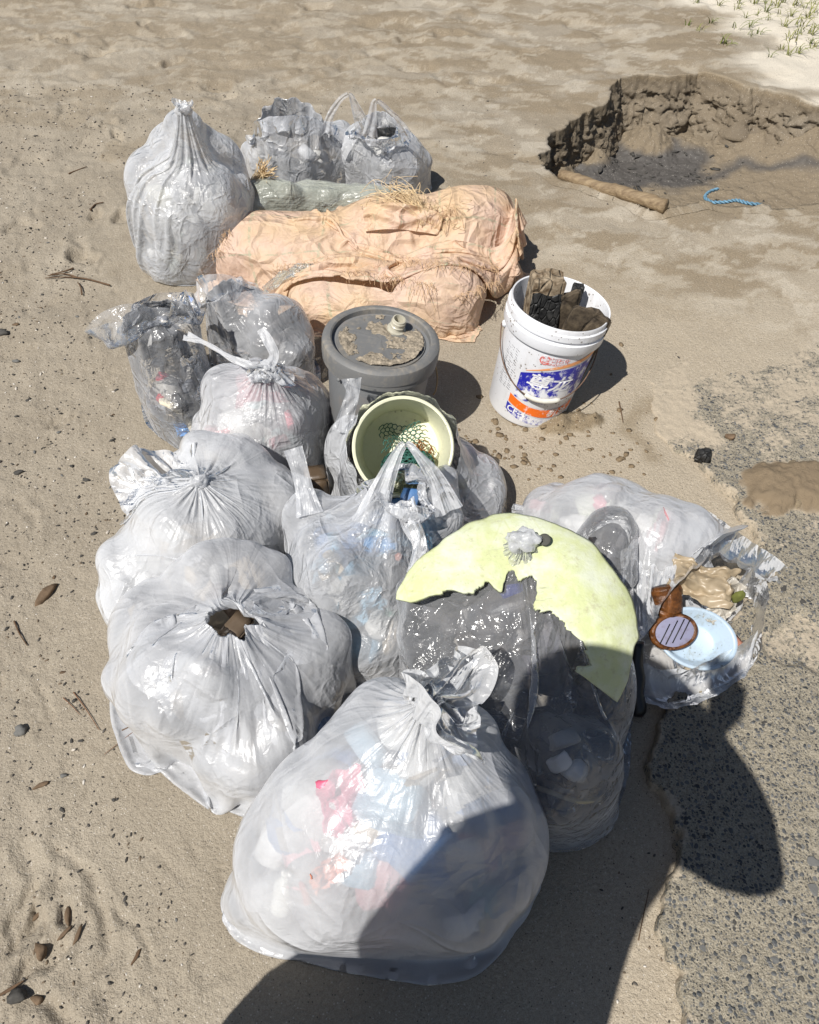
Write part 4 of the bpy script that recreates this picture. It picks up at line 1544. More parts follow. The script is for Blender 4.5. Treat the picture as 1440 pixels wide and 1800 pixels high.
def item(name, label, cat, shape, loc, size, col, rot=(0, 0, 0), seed=1, group=None, rough=0.4):
    """a single thing lying in a bag"""
    if shape == 'bottle':
        r, h = size[0], size[2]
        V, F = lathe([(0, 0), (r * .8, 0), (r, .04 * h), (r, .22 * h), (r * .93, .26 * h), (r * .93, .30 * h), (r, .34 * h), (r, .62 * h), (r * .9, .72 * h), (r * .45, .84 * h), (r * .36, .88 * h), (r * .36, .94 * h), (r * .44, .94 * h), (r * .44, h), (0, h)], 28)
        V[:, 2] -= h / 2
        V += 0.06 * r * np.stack([fbm(V[:, 0] / r + k * 3, V[:, 1] / r, V[:, 2] / r, 2, seed) for k in range(3)], -1)
    elif shape == 'cup':
        r, h = size[0], size[2]
        V, F = lathe([(0, 0), (r * .7, 0), (r * .72, .03 * h), (r, h * .97), (r * 1.05, h), (r * .98, h), (r * .68, .04 * h), (0, .04 * h)], 32)
        V[:, 2] -= h / 2
    elif shape == 'sheet':
        n = 34
        a, b = np.meshgrid(np.linspace(-1, 1, n), np.linspace(-1, 1, n))
        V = np.stack([a * size[0], b * size[1], size[2] * fbm(a * 1.7 + seed, b * 1.7, None, 4, seed)], -1)
        V[..., :2] += 0.18 * min(size[:2]) * np.stack([fbm(a * 2 + 5, b * 2, None, 3, seed + 1), fbm(a * 2 - 5, b * 2, None, 3, seed + 2)], -1)
        V, F = V.reshape(-1, 3), grid_faces(n, n)
    elif shape == 'block':
        bm = bmesh.new()
        bmesh.ops.create_cube(bm, size=2.0)
        bmesh.ops.bevel(bm, geom=bm.edges[:], offset=0.16, segments=2, affect='EDGES')
        bmesh.ops.subdivide_edges(bm, edges=bm.edges[:], cuts=2, use_grid_fill=True)
        bmesh.ops.triangulate(bm, faces=bm.faces[:])
        bm.verts.ensure_lookup_table()
        V = np.array([v.co[:] for v in bm.verts])
        F = np.array([[v.index for v in f.verts] for f in bm.faces])
        bm.free()
        V = (V + 0.08 * np.stack([fbm(V[:, 0] * 1.5 + seed, V[:, 1] * 1.5 + k, V[:, 2] * 1.5, 2, seed) for k in range(3)], -1)) * np.array(size)
    else:
        V, F = rock(3, size, seed, 0.3)
    key = 'plastic_%d_%d_%d' % tuple(int(x * 255) for x in col)
    m = bpy.data.materials.get(key) or simple(key, col, rough, 0.5, 14, 0.15, 0.15, 30)
    o = link(name, mesh_np(name, V, F), m)
    o.location = loc
    o.rotation_euler = [R(a) for a in rot]
    if shape == 'sheet':
        o.modifiers.new('thick', 'SOLIDIFY').thickness = 0.0015
    return tag(o, label, cat, group)


def B(px, py, z, rx, ry, rz, rot=None):
    return Ball(at(px, py, z), (rx, ry, rz), rot)


GRP = 'rubbish bags in the heap'


def bag(label, loc):
    return thing('rubbish_bag', label, 'bag', (0, 0, 0), group=GRP)


def rebase(t):
    """put the Empty at the bag's foot, keep the parts where they are"""
    pts = []
    for c in t.children:
        n = len(c.data.vertices)
        a = np.empty(n * 3, f32)
        c.data.vertices.foreach_get('co', a)
        pts.append(a.reshape(-1, 3))
    P = np.concatenate(pts)
    p = np.array([P[:, 0].mean(), P[:, 1].mean(), max(P[:, 2].min(), 0)])
    t.location = p
    for c in t.children:
        a = np.empty(len(c.data.vertices) * 3, f32)
        c.data.vertices.foreach_get('co', a)
        c.data.vertices.foreach_set('co', (a.reshape(-1, 3) - p).astype(f32).ravel())
        c.data.update()
# ------------------------------------------------------------------ the bags
PINK, BLUE, TEAL, WHT, GRY, TAN, BRN, BLK, YEL, RED, GRN, LBL = (.62, .30, .33), (.07, .2, .45), (.03, .24, .30), (.72, .72, .70), (.35, .35, .35), (.55, .46, .34), (.20, .13, .08), (.025, .025, .03), (.65, .55, .2), (.6, .05, .06), (.06, .35, .18), (.4, .58, .72)


def tied(label, bl, base, nk, mat, size=(128, 88), kr=.018, kmat=None, fill=None, **kw):
    t_ = bag(label, None)
    o, X, ab = film_bag(t_, bl, base, nk, mat, size[0], size[1], **kw)
    if kr:
        knot(t_, nk, kr, kmat or mat, kw.get('seed', 1), kw.get('tdir') or (0, 0, 1))
    if fill:
        rubbish('rubbish', *fill)
    return t_, X, ab


# front
bl = [B(690, 1440, .17, .25, .18, .17), B(575, 1500, .13, .17, .16, .13), B(800, 1470, .15, .17, .17, .15), B(720, 1330, .26, .16, .13, .13), B(935, 1665, .03, .05, .04, .03), B(440, 1580, .05, .05, .05, .05)]
nk = at(748, 1238, .43)
bagQ, X, abQ = tied('biggest milky bag at the front, tied at the top with a flaring loose end', bl, (bl[0].c[0] + .01, bl[0].c[1], .004), nk, M_MILK2, (168, 120), .02, M_MILK3,
                    ('jumbled pink, white and blue plastic rubbish inside the biggest front bag', bl[:4], 70, [PINK, WHT, WHT, GRY, TAN, BLUE, WHT, LBL, WHT], 3, .34, .88),
                    neck_r=.02, tuft=.10, flare=.075, tdir=(0.55, 0.05, 0.65), eu=.12, ev=.025, gather=.45, steps=80, seed=21, tuft_n=22, extra_lumps=5, lump=.36, lump_out=.34, kb=.3, waves=(5, 12), tuft_mat=M_MILK3)
rebase(bagQ)

# left front, open with handles
bl = [B(390, 1170, .14, .22, .19, .14), B(450, 1290, .09, .12, .13, .09), B(275, 1110, .11, .10, .12, .11), B(540, 1150, .11, .10, .14, .11), B(400, 1040, .16, .15, .10, .12)]
nk = at(408, 1085, .30)
bagM, X, abM = tied('slack milky carrier bag at the left front with a gaping hole and one looped handle', bl, (*at(400, 1230)[:2], .004), nk, M_MILK2, (152, 112), 0, None,
                    ('brown and grey rubbish inside the slack left front carrier bag', bl, 60, [WHT, TAN, GRY, BRN, WHT, TAN], 4, .34, .88),
                    neck_r=.045, tuft=.15, flare=.13, tdir=(0.0, -0.45, 0.6), eu=.14, ev=.05, gather=.4, steps=90, seed=22, tuft_n=26, tuft_grav=.7, kb=.3, waves=(4, 10), lump=.42, lump_out=.4)
ribbon(bagM, [at(350, 985, .25), at(300, 976, .235), at(240, 976, .20), at(200, 985, .16), at(190, 1008, .13), at(205, 1028, .12), at(240, 1030, .13)], [.03, .016, .010, .008, .008, .012, .03], M_MILK3, seed=3)
rebase(bagM)

# left, white, tied, behind it
bl = [B(365, 930, .15, .18, .15, .15), B(265, 985, .10, .10, .12, .10), B(235, 1060, .08, .07, .08, .08), B(470, 900, .12, .10, .12, .12), B(400, 840, .16, .13, .10, .12)]
nk = at(352, 848, .32)
bagL, X, abL = tied('white bag on the left with sharp pleats and a long upper left loose end', bl, (*at(350, 990)[:2], .004), nk, M_MILK3, (152, 108), .018, M_MILK3,
                    ('pale rubbish inside the white pleated bag on the left', bl, 40, [WHT, WHT, GRY, TAN], 5, .4, .86),
                    neck_r=.016, tuft=.23, flare=.075, tdir=(-0.75, 0.45, 0.15), eu=.14, ev=.02, gather=.5, steps=80, seed=23, tuft_n=26, tuft_grav=.25, kb=.25, waves=(6, 13), lump=.42, lump_out=.4)
rebase(bagL)

# centre carrier
bl = [B(625, 1010, .14, .16, .15, .14), B(705, 930, .17, .12, .12, .14), B(640, 1105, .08, .12, .11, .08), B(560, 955, .14, .08, .10, .12), B(760, 900, .15, .07, .08, .12)]
nk = at(695, 868, .33)
bagN, X, abN = tied('clear carrier bag in the centre with blue rubbish and a pointed handle loop', bl, (*at(640, 1050)[:2], .004), nk, M_MILK, (144, 104), 0, None,
                    ('blue, tan and white rubbish inside the clear centre carrier bag', bl, 46, [LBL, WHT, TAN, BLUE, WHT, GRY, TAN, (.2, .5, .75)], 6, .36, .86),
                    neck_r=.06, tuft=.05, flare=.03, tdir=(0.1, 0.3, 0.9), eu=.13, ev=.02, gather=.4, steps=80, seed=24, tuft_n=12, kb=.3, waves=(4, 10), lump=.42, lump_out=.4)
ribbon(bagN, [at(650, 925, .30), at(672, 860, .35), at(700, 795, .41), at(716, 780, .425), at(735, 800, .41), at(765, 840, .36), at(790, 900, .29)], [.05, .03, .014, .010, .011, .022, .04], M_MILK3, seed=5, n=80, side=(1, 0.2, 0))
ribbon(bagN, [at(545, 905, .27), at(535, 860, .30), at(525, 820, .34), at(515, 788, .37)], [.035, .022, .022, .024], M_MILK2, seed=6, fold=.25)
ribbon(bagN, [at(710, 880, .36), at(722, 920, .34), at(738, 960, .31), at(728, 1010, .29)], [.03, .028, .02, .022], M_MILK3, seed=7, fold=.9)
rebase(bagN)

# charcoal bag with the float shell on top
dc = at(900, 1112, .32)
vd = (Vector((0, 0, CAM_H)) - dc).normalized()
vd = (vd + Vector((0.05, 0.05, 0.16))).normalized()
du = (Vector((0, 0, 1)) - vd * vd.z).normalized()
dr = du.cross(vd)
bl = [Ball((.21, .93, .19), (.20, .17, .19)), B(985, 1345, .13, .12, .12, .13), B(1050, 1210, .15, .07, .12, .15), B(770, 1110, .15, .09, .12, .15), B(1000, 1420, .05, .10, .06, .05), B(1060, 985, .14, .075, .10, .13)]
shell_ball = Ball(dc - vd * .040, (.222, .222, .024))
shell_ball.M = np.array(Matrix((dr, du, vd)).transposed())
nk = dc + du * .178 + dr * .0 + vd * .045
bagO, X, abO = tied('clear bag knotted over a broken pale yellow float, black rubbish below', bl, (*at(960, 1290)[:2], .004), nk, M_CLEAR, (160, 112), .026, M_MILK3,
                    ('black and grey rubbish inside the clear bag under the broken float', bl, 60, [BLK, BLK, BLK, GRY, (.08, .08, .09), (.05, .05, .07)], 7, .36, .88),
                    neck_r=.012, tuft=.035, flare=.02, tdir=tuple(vd), eu=.12, ev=.015, gather=.22, steps=80, seed=25, tuft_n=0, kb=.14, extra_lumps=4, smooth_balls=[shell_ball])
rebase(bagO)
# the float shell itself
ang = np.radians([172, 160, 150, 138, 122, 108, 98, 88, 78, 66, 52, 38, 24, 12, 4, -4, -14, -26])
rin = np.array([.195, .150, .120, .098, .085, .092, .105, .112, .108, .080, .058, .060, .075, .098, .118, .136, .142, .150])
rout = np.array([.236, .240, .241, .243, .244, .244, .243, .242, .242, .243, .243, .243, .244, .243, .244, .240, .240, .240])
aa = np.linspace(ang[0], ang[-1], 150)
ri = np.interp(-aa, -ang, rin) + 0.012 * fbm(aa * 7, aa * 0 + 1, None, 4, 81) + 0.005 * np.abs(fbm(aa * 30, aa * 0 + 3, None, 2, 82))
ro = np.interp(-aa, -ang, rout) + 0.006 * fbm(aa * 4, aa * 0 + 5, None, 3, 83) - .012 * np.exp(-((aa - 2.35) / .3) ** 2) + .008 * np.exp(-((aa - .10) / .05) ** 2)
m = 34
ss = np.linspace(0, 1, m)[:, None]
rr = ri[None] * (1 - ss) + ro[None] * ss
zz = 0.062 * np.clip(1 - (rr / .252) ** 2.6, 0, 1) ** .75 - 0.008 - 0.10 * np.clip(np.cos(aa), 0, 1) ** 2 * np.clip(rr - .16, 0, 1) + 0.010 * np.sin(aa * 2.3 + .5) + 0.003 * fbm(rr * np.cos(aa) * 12, rr * np.sin(aa) * 12, None, 3, 84)
P = np.array(dc)[None, None] + (rr * np.cos(aa))[..., None] * np.array(dr) + (rr * np.sin(aa))[..., None] * np.array(du) + zz[..., None] * np.array(vd)
t = NT('yellow_float_foam')
c = t.coord('Object')
n = t.noise(c, 13, 5, .65)
n2 = t.noise(c, 60, 4, .7)
col = t.mix(t.ramp(n, .42, .62), (0.57, 0.61, 0.33), (0.66, 0.69, 0.54))
col = t.mix(t.math('MULTIPLY', t.ramp(n2, .56, .74), .6), col, (.36, .32, .2))
scr = t.math('MULTIPLY', t.ramp(t.noise(t.scale(c, (14, 110, 60)), 1.0, 4, .7), .60, .72), t.ramp(t.noise(c, 6, 3, .6), .45, .6))
col = t.mix(t.math('MULTIPLY', scr, .6), col, (.30, .29, .20))
v = t.n('TexVoronoi', {'Vector': c, 'Scale': 16.0, 'Randomness': 1.0}, feature='DISTANCE_TO_EDGE')
cracks = t.math('MULTIPLY', t.ramp(v.outputs['Distance'], .035, 0.0), t.ramp(t.noise(c, 7, 2, .5), .5, .65))
col = t.mix(t.math('MULTIPLY', cracks, .35), col, (.5, .52, .2))
t.bsdf(col=col, rough=.5, spec=.35, nrm=t.bump(t.math('ADD', n2, n), .25, .006))
sh = link('broken_float', mesh_np('broken_float', P.reshape(-1, 3), grid_faces(m, len(aa))), t.m)
md = sh.modifiers.new('wall', 'SOLIDIFY')
md.thickness = .011
md.offset = -1
tag(sh, 'large broken pale yellow float shell with a jagged inner edge', 'float')
# round dark plug hole in it
V, F = lathe([(0, 0), (.012, 0), (.0125, .003), (.010, .004), (0, .002)], 28)
pc = dc + du * .185 + dr * .042 + vd * .040
hl = link('plug_hole', mesh_np('plug_hole', (V @ np.array(Matrix((dr, du, vd)))) + np.array(pc), F), simple('dark_plug', (.06, .06, .05), .7), sh)

# right bag, lying with an open mouth
bl = [B(1060, 925, .11, .16, .14, .11), B(1150, 955, .12, .12, .12, .12), B(965, 905, .07, .07, .08, .07), B(1050, 868, .15, .04, .04, .05), B(1210, 965, .12, .09, .09, .10)]
bagP, X, abP = tied('milky bag lying on the right with its mouth open towards the slab', bl, at(940, 905, .07), at(1200, 1020, .09), M_MILK2, (160, 104), 0, None,
                    ('pink and white rubbish inside the closed end of the right bag', bl[:3], 26, [WHT, WHT, PINK, WHT, (.7, .72, .6)], 8, .4, .85),
                    neck_r=.10, tuft=.05, flare=.01, tdir=(.25, -.75, -.25), eu=.09, ev=.02, gather=.3, steps=60, seed=26, tuft_n=6, tuft_grav=.8, kb=.2, extra_lumps=3)
def edge_sheet(parent, A, Bq, mat, name, nu_=60, nv_=26, slack=.05, bulge=.0, seed=1, rough=.004, steps=26, free=False):
    """film stretched between two edge lines given in metres"""
    a_, b_ = spline(A, nu_), spline(Bq, nu_)
    s_ = np.linspace(0, 1, nv_)[:, None, None]
    P = a_[None] * (1 - s_) + b_[None] * s_
    P[..., 2] += bulge * np.sin(np.pi * s_[..., 0])
    pins = np.zeros((nv_, nu_), bool)
    pins[0] = True
    pins[-1, ::(9 if free else 1)] = True
    return film_sheet(parent, P, mat, name, steps, None, (), .0003, slack, slack, pins, seed, .15, .004, rough)


L3 = lambda *q: [at(*p) for p in q]
edge_sheet(bagP, L3((1088, 1000, .20), (1130, 935, .225), (1190, 897, .235), (1262, 905, .20)), L3((1126, 1140, .12), (1150, 1085, .17), (1200, 1018, .225), (1264, 958, .235)), M_MILK3, 'mouth_flap', 60, 30, .04, .015, 71, .006, free=True)
edge_sheet(bagP, L3((1235, 900, .20), (1300, 935, .14), (1350, 972, .07), (1394, 1002, .02)), L3((1240, 975, .23), (1285, 970, .20), (1330, 1000, .12), (1366, 1012, .05)), M_MILK3, 'mouth_flap', 48, 20, .05, .01, 72, .006, free=True)
edge_sheet(bagP, L3((1315, 1000, .13), (1345, 1030, .10), (1342, 1090, .09), (1334, 1165, .05)), L3((1290, 1030, .03), (1322, 1070, .02), (1318, 1110, .02), (1290, 1190, .012)), M_MILK3, 'mouth_flap', 44, 16, .08, .0, 73, .010, free=True)
edge_sheet(bagP, L3((1112, 1150, .075), (1170, 1178, .07), (1250, 1160, .085), (1338, 1105, .10)), L3((1128, 1232, .035), (1195, 1245, .05), (1262, 1222, .055), (1330, 1172, .06)), M_MILK3, 'mouth_flap', 56, 20, .04, .01, 74, .006, free=True)
edge_sheet(bagP, L3((1095, 1095, .012), (1150, 1070, .012), (1230, 1035, .02), (1310, 1030, .04)), L3((1125, 1225, .012), (1195, 1232, .04), (1262, 1210, .045), (1320, 1165, .045)), M_MILK2, 'mouth_floor', 60, 30, .05, .01, 75, .006)
rebase(bagP)

# pinkish knotted carrier
bl = [B(460, 735, .15, .165, .15, .15), B(395, 770, .09, .09, .10, .09), B(530, 720, .11, .08, .11, .11), B(470, 790, .10, .13, .09, .10)]
nk = at(470, 646, .35)
bagJ, X, abJ = tied('milky knotted carrier bag with pink rubbish and two long handle tails', bl, (*at(455, 790)[:2], .004), nk, M_MILK, (144, 100), .02, M_MILK3,
                    ('pink and silver rubbish inside the knotted carrier bag with long tails', bl, 36, [WHT, WHT, PINK, GRY, WHT, (.5, .6, .6), WHT], 9, .38, .86),
                    neck_r=.018, tuft=.04, flare=.035, tdir=(.1, .1, .9), eu=.12, ev=.02, gather=.5, steps=80, seed=27, tuft_n=10, kb=.16)
ribbon(bagJ, [nk, at(440, 642, .365), at(405, 628, .37), at(360, 603, .37), at(325, 590, .37)], [.018, .014, .012, .013, .020], M_MILK3, seed=8, fold=.9)
ribbon(bagJ, [nk, at(482, 625, .38), at(472, 600, .41), at(458, 578, .43)], [.016, .014, .015, .012], M_MILK3, seed=9, fold=.4)
rebase(bagJ)

# clear open bag on the left
bl = [B(315, 690, .11, .10, .11, .11), B(290, 610, .19, .10, .09, .12), B(345, 745, .05, .07, .07, .05)]
nk = at(275, 560, .33)
bagH, X, abH = tied('clear open bag on the far left holding rope and black scraps', bl, (*at(330, 720)[:2], .004), nk, M_CLEAR, (128, 96), 0, None,
                    ('black, grey and white scraps inside the clear open bag on the far left', bl, 60, [BLK, GRY, BLK, (.5, .48, .45), (.14, .16, .20), TAN, (.3, .33, .38)], 10, .3, .84),
                    neck_r=.10, tuft=.13, flare=.04, tdir=(-.2, .35, .8), eu=.12, ev=.02, gather=.4, steps=80, seed=28, tuft_n=18, kb=.2, tuft_grav=.2)
rebase(bagH)

# hazy bag of burnt wood beside it
bl = [B(480, 590, .13, .12, .12, .13), B(420, 560, .16, .10, .09, .11), B(500, 630, .09, .09, .10, .09)]
nk = at(385, 510, .28)
bagI, X, abI = tied('hazy bag of black burnt wood between the far left bag and the grey bucket', bl, (*at(490, 640)[:2], .004), nk, M_HAZE, (128, 92), 0, None,
                    ('black burnt wood scraps inside the hazy bag by the grey bucket', bl, 34, [BLK, BLK, (.06, .06, .06), GRY], 11, .42, .86),
                    neck_r=.05, tuft=.11, flare=.06, tdir=(-.1, .6, .5), eu=.12, ev=.02, gather=.4, steps=80, seed=29, tuft_n=18, kb=.2, tuft_grav=.2)
rebase(bagI)

# torn clear bag round the yellow bucket
yc = yb_rim - yb_axis * .14
bk = Ball(yc, (.128, .128, .15))
bk.M = np.array(yb_axis.to_track_quat('Z', 'Y').to_matrix())
bl = [bk, B(620, 800, .12, .075, .09, .12), B(640, 870, .06, .09, .08, .06), B(840, 860, .07, .075, .12, .07), B(790, 830, .10, .09, .10, .09)]
nk = yb_rim + yb_axis * .012
bagK, X, abK = tied('torn clear bag wrapped round the pale yellow bucket', bl, yb_rim - yb_axis * .30, nk, M_MILK, (144, 96), 0, None, None,
                    neck_r=.138, tuft=.05, flare=.03, tdir=tuple(yb_axis), eu=.10, ev=.02, gather=.3, steps=70, seed=30, tuft_n=0, kb=.2, extra_lumps=0, tuft_grav=.5)
ribbon(bagK, [at(600, 760, .26), at(612, 720, .31), at(620, 690, .35), at(618, 665, .38)], [.03, .022, .02, .03], M_HAZE, seed=12, fold=.6)
rebase(bagK)

# far left tall tied bag
bl = [B(338, 372, .19, .21, .19, .19), B(300, 440, .08, .11, .11, .09), B(405, 350, .16, .09, .12, .15), B(330, 300, .27, .15, .13, .13)]
nk = aty(323, 192, 2.72)
air = [B(325, 262, .33, .135, .12, .10), B(323, 225, .42, .07, .07, .06), B(270, 320, .24, .10, .12, .12), B(385, 300, .24, .10, .12, .13)]
bagA, X, abA = tied('tall clear bag at the back left with a knotted top and grey white load', bl, (*at(315, 440)[:2], .004), nk, M_MILK, (152, 108), .022, M_MILK3,
                    ('white and grey film and foam inside the tall back left bag', bl, 60, [WHT, WHT, (.62, .6, .5), GRY, (.5, .55, .5), WHT], 12, .36, .88),
                    neck_r=.016, tuft=.03, flare=.02, tdir=(0, 0, 1), eu=.05, ev=.0, gather=.14, steps=36, seed=31, tuft_n=8, kb=.14, smooth_balls=air, grav=.0003)
rebase(bagA)

# back middle, open
bl = [B(515, 290, .12, .17, .13, .12), B(580, 275, .12, .12, .13, .12), B(470, 280, .10, .09, .10, .10)]
nk = at(510, 225, .30)
bagB, X, abB = tied('clear open bag at the back, between the tall knotted bag and the handled one', bl, (*at(520, 310)[:2], .004), nk, M_MILK, (136, 92), 0, None,
                    ('white and black scraps inside the open bag at the back', bl, 44, [WHT, WHT, WHT, BLK, (.6, .62, .65)], 13, .26, .86),
                    neck_r=.13, tuft=.08, flare=.02, tdir=(-.05, .45, .6), eu=.12, ev=.02, gather=.3, steps=70, seed=32, tuft_n=18, kb=.2, tuft_grav=.25)
rebase(bagB)
# back right, two handles
bl = [B(690, 285, .13, .14, .12, .13), B(640, 270, .14, .10, .12, .12), B(715, 310, .08, .08, .08, .08)]
nk = at(665, 222, .29)
bagC, X, abC = tied('clear carrier bag at the back right with two upright handle loops', bl, (*at(680, 310)[:2], .004), nk, M_MILK, (136, 92), 0, None,
                    ('grey film inside the back carrier bag with two upright handles', bl, 20, [WHT, (.6, .6, .62), WHT], 14, .4, .85),
                    neck_r=.07, tuft=.06, flare=.04, tdir=(0, .1, .9), eu=.12, ev=.02, gather=.35, steps=70, seed=33, tuft_n=12, kb=.2, tuft_grav=.2)
ribbon(bagC, [aty(575, 235, 3.1), aty(580, 205, 3.1), aty(597, 176, 3.1), aty(614, 166, 3.1), aty(622, 180, 3.1), aty(632, 205, 3.1), aty(645, 235, 3.1)], [.03, .016, .011, .010, .016, .028, .045], M_MILK, seed=14)
ribbon(bagC, [aty(650, 240, 3.05), aty(654, 205, 3.05), aty(658, 180, 3.05), aty(668, 180, 3.05), aty(684, 195, 3.05), aty(702, 215, 3.05), aty(718, 245, 3.05)], [.035, .02, .012, .010, .012, .015, .03], M_MILK, seed=15)
rebase(bagC)
# ------------------------------------------------------------------ woven sack and loose sheets at the back
def sack_mat():
    t = NT('peach_woven_plastic')
    c = t.coord('Object')
    uv = t.n('UVMap').outputs[0]
    n = t.noise(c, 5, 4, .6)
    n2 = t.noise(c, 40, 4, .65)
    col = t.mix(t.ramp(n, .38, .6), (0.78, 0.57, 0.37), (0.77, 0.57, 0.45))
    col = t.mix(t.math('MULTIPLY', t.ramp(n2, .55, .8), .22), col, (.56, .38, .22))
    s = t.n('SeparateXYZ', {0: uv})
    for k, (f_, w_) in enumerate(((9.0, .018), (7.0, .02))):
        fr = t.math('FRACT', t.math('MULTIPLY', s.outputs[k], f_))
        ln = t.math('LESS_THAN', t.math('ABSOLUTE', t.math('SUBTRACT', fr, .5)), w_)
        col = t.mix(t.math('MULTIPLY', ln, t.math('MULTIPLY', t.ramp(n2, .4, .55), .4)), col, (.34, .46, .30))
    vo = t.n('TexVoronoi', {'Vector': t.n('VectorMath', {0: c, 1: t.n('VectorMath', {0: t.n('TexNoise', {'Vector': c, 'Scale': 5.0, 'Detail': 2.0}).outputs['Color'], 'Scale': 0.12}, operation='SCALE').outputs[0]}, operation='ADD').outputs[0], 'Scale': 9.0}, feature='DISTANCE_TO_EDGE').outputs['Distance']
    fold = t.math('SUBTRACT', 1.0, t.ramp(vo, 0.0, 0.15))
    cr = t.math('ABSOLUTE', t.math('SUBTRACT', t.noise(c, 9, 2, .5, 1.2), .5))
    cr2 = t.math('ABSOLUTE', t.math('SUBTRACT', t.noise(c, 24, 2, .5, 1.2), .5))
    h = t.math('ADD', t.math('MULTIPLY', t.math('ADD', cr, t.math('MULTIPLY', cr2, .25)), -.8), t.math('MULTIPLY', fold, .22))
    nrm = t.bump(h, .9, .035)
    b = t.n('BsdfPrincipled', {'Base Color': col, 'Roughness': .55, 'Specular IOR Level': .35, 'Normal': nrm})
    tr = t.n('BsdfTranslucent', {'Color': col, 'Normal': nrm})
    return t.done(t.n('MixShader', {0: .28, 1: b.outputs[0], 2: tr.outputs[0]}).outputs[0])


M_SACK = sack_mat()
M_FRAY = simple('peach_fibre', (0.66, 0.45, 0.27), .6, .3, 60, .2)
bl = [B(520, 430, .10, .26, .15, .10), B(690, 405, .13, .20, .15, .12), B(815, 395, .15, .15, .14, .13), B(430, 435, .08, .14, .13, .09), B(600, 480, .07, .22, .12, .07), B(800, 490, .07, .15, .12, .09), B(870, 375, .17, .06, .06, .07), B(640, 530, .06, .26, .11, .09), B(780, 520, .10, .13, .10, .11)]
LOAD_K[0] = 0.10
sackT = thing('woven_sack', 'torn peach woven plastic sack lying crumpled behind the grey bucket', 'sack')
o, X, abE = film_bag(sackT, bl, at(355, 445, .07), at(905, 430, .13), M_SACK, 208, 152, neck_r=.10, tuft=.06, flare=.03, tdir=(1, -.1, .1), eu=.42, ev=.20, gather=.6, steps=70, seed=41, tuft_n=10, kb=.5, wamp=1.1,
                     name='sack_cloth', extra_lumps=0, lump=.5, lump_out=.3, waves=(3, 8), grav=.0003, tuft_grav=.6)
sackX = X


def near_top(px, py, balls, lift=0.0):
    """where a sight line first meets the load"""
    x, f, d = ray(px, py)
    t_ = np.linspace(0.8, 5, 900)
    P = np.stack([x * t_, f * t_, CAM_H - d * t_], -1)
    D = load_sdf(balls, P)
    k = np.argmax((D < lift) | (P[:, 2] < 0.004))
    return Vector(P[k])


# a torn front flap folded over itself
n = 64
uu, vv = np.meshgrid(np.linspace(0, 1, 72), np.linspace(0, 1, n))
def quad_sheet(c00, c10, c01, c11, bulge, nu_=72, nv_=64):
    a, b = np.meshgrid(np.linspace(0, 1, nu_), np.linspace(0, 1, nv_))
    c = [np.array(tuple(q)) for q in (c00, c10, c01, c11)]
    P = (c[0] * ((1 - a) * (1 - b))[..., None] + c[1] * (a * (1 - b))[..., None] + c[2] * ((1 - a) * b)[..., None] + c[3] * (a * b)[..., None])
    P[..., 2] += bulge * np.sin(np.pi * a) * np.sin(np.pi * np.minimum(b * 1.0, 1))
    return P


fieldE = Field(abE)
FE = fieldE
film_sheet(sackT, quad_sheet(at(400, 425, .24), at(880, 400, .33), at(450, 560, .10), at(820, 520, .20), .03), M_SACK, 'torn_flap', 70, fieldE, (), .0009, .22, .10, None, 42, .45, rough=.03)
# folded hem band on top
hemp = [near_top(640, 392, abE, .015), near_top(690, 385, abE, .03), near_top(740, 392, abE, .02), near_top(775, 400, abE, .012)]
ribbon(sackT, [p + Vector((0, 0, .012)) for p in hemp], [.045, .05, .045, .04], M_SACK, 'folded_hem', 4, 40, 9, 0.3, .5, side=(0, .6, .8))
# frayed threads along torn edges
g = np.random.default_rng(8)
paths = []
for (pa, pb, n_, L, lift) in (((600, 470), (770, 500), 90, .05, .02), ((690, 455), (885, 470), 130, .04, .02), ((375, 450), (400, 400), 50, .03, .02), ((800, 520), (880, 490), 50, .03, .02), ((470, 470), (580, 455), 50, .03, .02), ((770, 380), (800, 355), 30, .05, .02)):
    for k in range(n_):
        q = g.random()
        p = near_top(pa[0] + (pb[0] - pa[0]) * q + g.normal() * 2, pa[1] + (pb[1] - pa[1]) * q + g.normal() * 3, abE, lift)
        d = Vector((g.normal() * .5 + .2, -.6 + g.normal() * .4, -.25 + g.normal() * .5)).normalized()
        l = L * g.uniform(.4, 1.2)
        e = Vector(g.normal(size=3)) * .3
        paths.append(spline([p, p + d * l * .5 + e * l * .3, p + d * l + Vector((0, 0, -.3 * l)) + e * l * .5], 6))
fr = link('frayed_threads', strand_mesh(paths, .0007, 3, 'frayed_threads'), M_FRAY, sackT)
fr['kind'] = 'stuff'
rebase(sackT)
# straw rope tuft lying on the sack
paths = []
root = near_top(745, 385, abE, .02)
for k in range(90):
    q = g.normal(size=3) * np.array([.016, .012, .008])
    a_ = root + Vector(q)
    tip = aty(700 + g.normal() * 22, 338 + g.normal() * 12, root.y + .08 + g.normal() * .03)
    mid = root.lerp(tip, .5) + Vector((g.normal() * .015, g.normal() * .015, .02 + g.normal() * .012))
    cur = tip + Vector((g.normal() * .035, g.normal() * .03, -.01 + g.normal() * .025))
    paths.append(spline([a_, mid, tip, cur], 12))
for k in range(40):
    p = near_top(770 + g.normal() * 25, 378 + g.normal() * 12, abE, .015)
    paths.append(spline([p + Vector(g.normal(size=3) * .02) for _ in range(4)], 10))
tag(link('rope_tuft', strand_mesh(paths, .0009, 4, 'rope_tuft'), M_STRAW), 'frayed straw coloured rope end on top of the woven sack', 'rope')
paths = []
r0 = at(455, 312, .22)
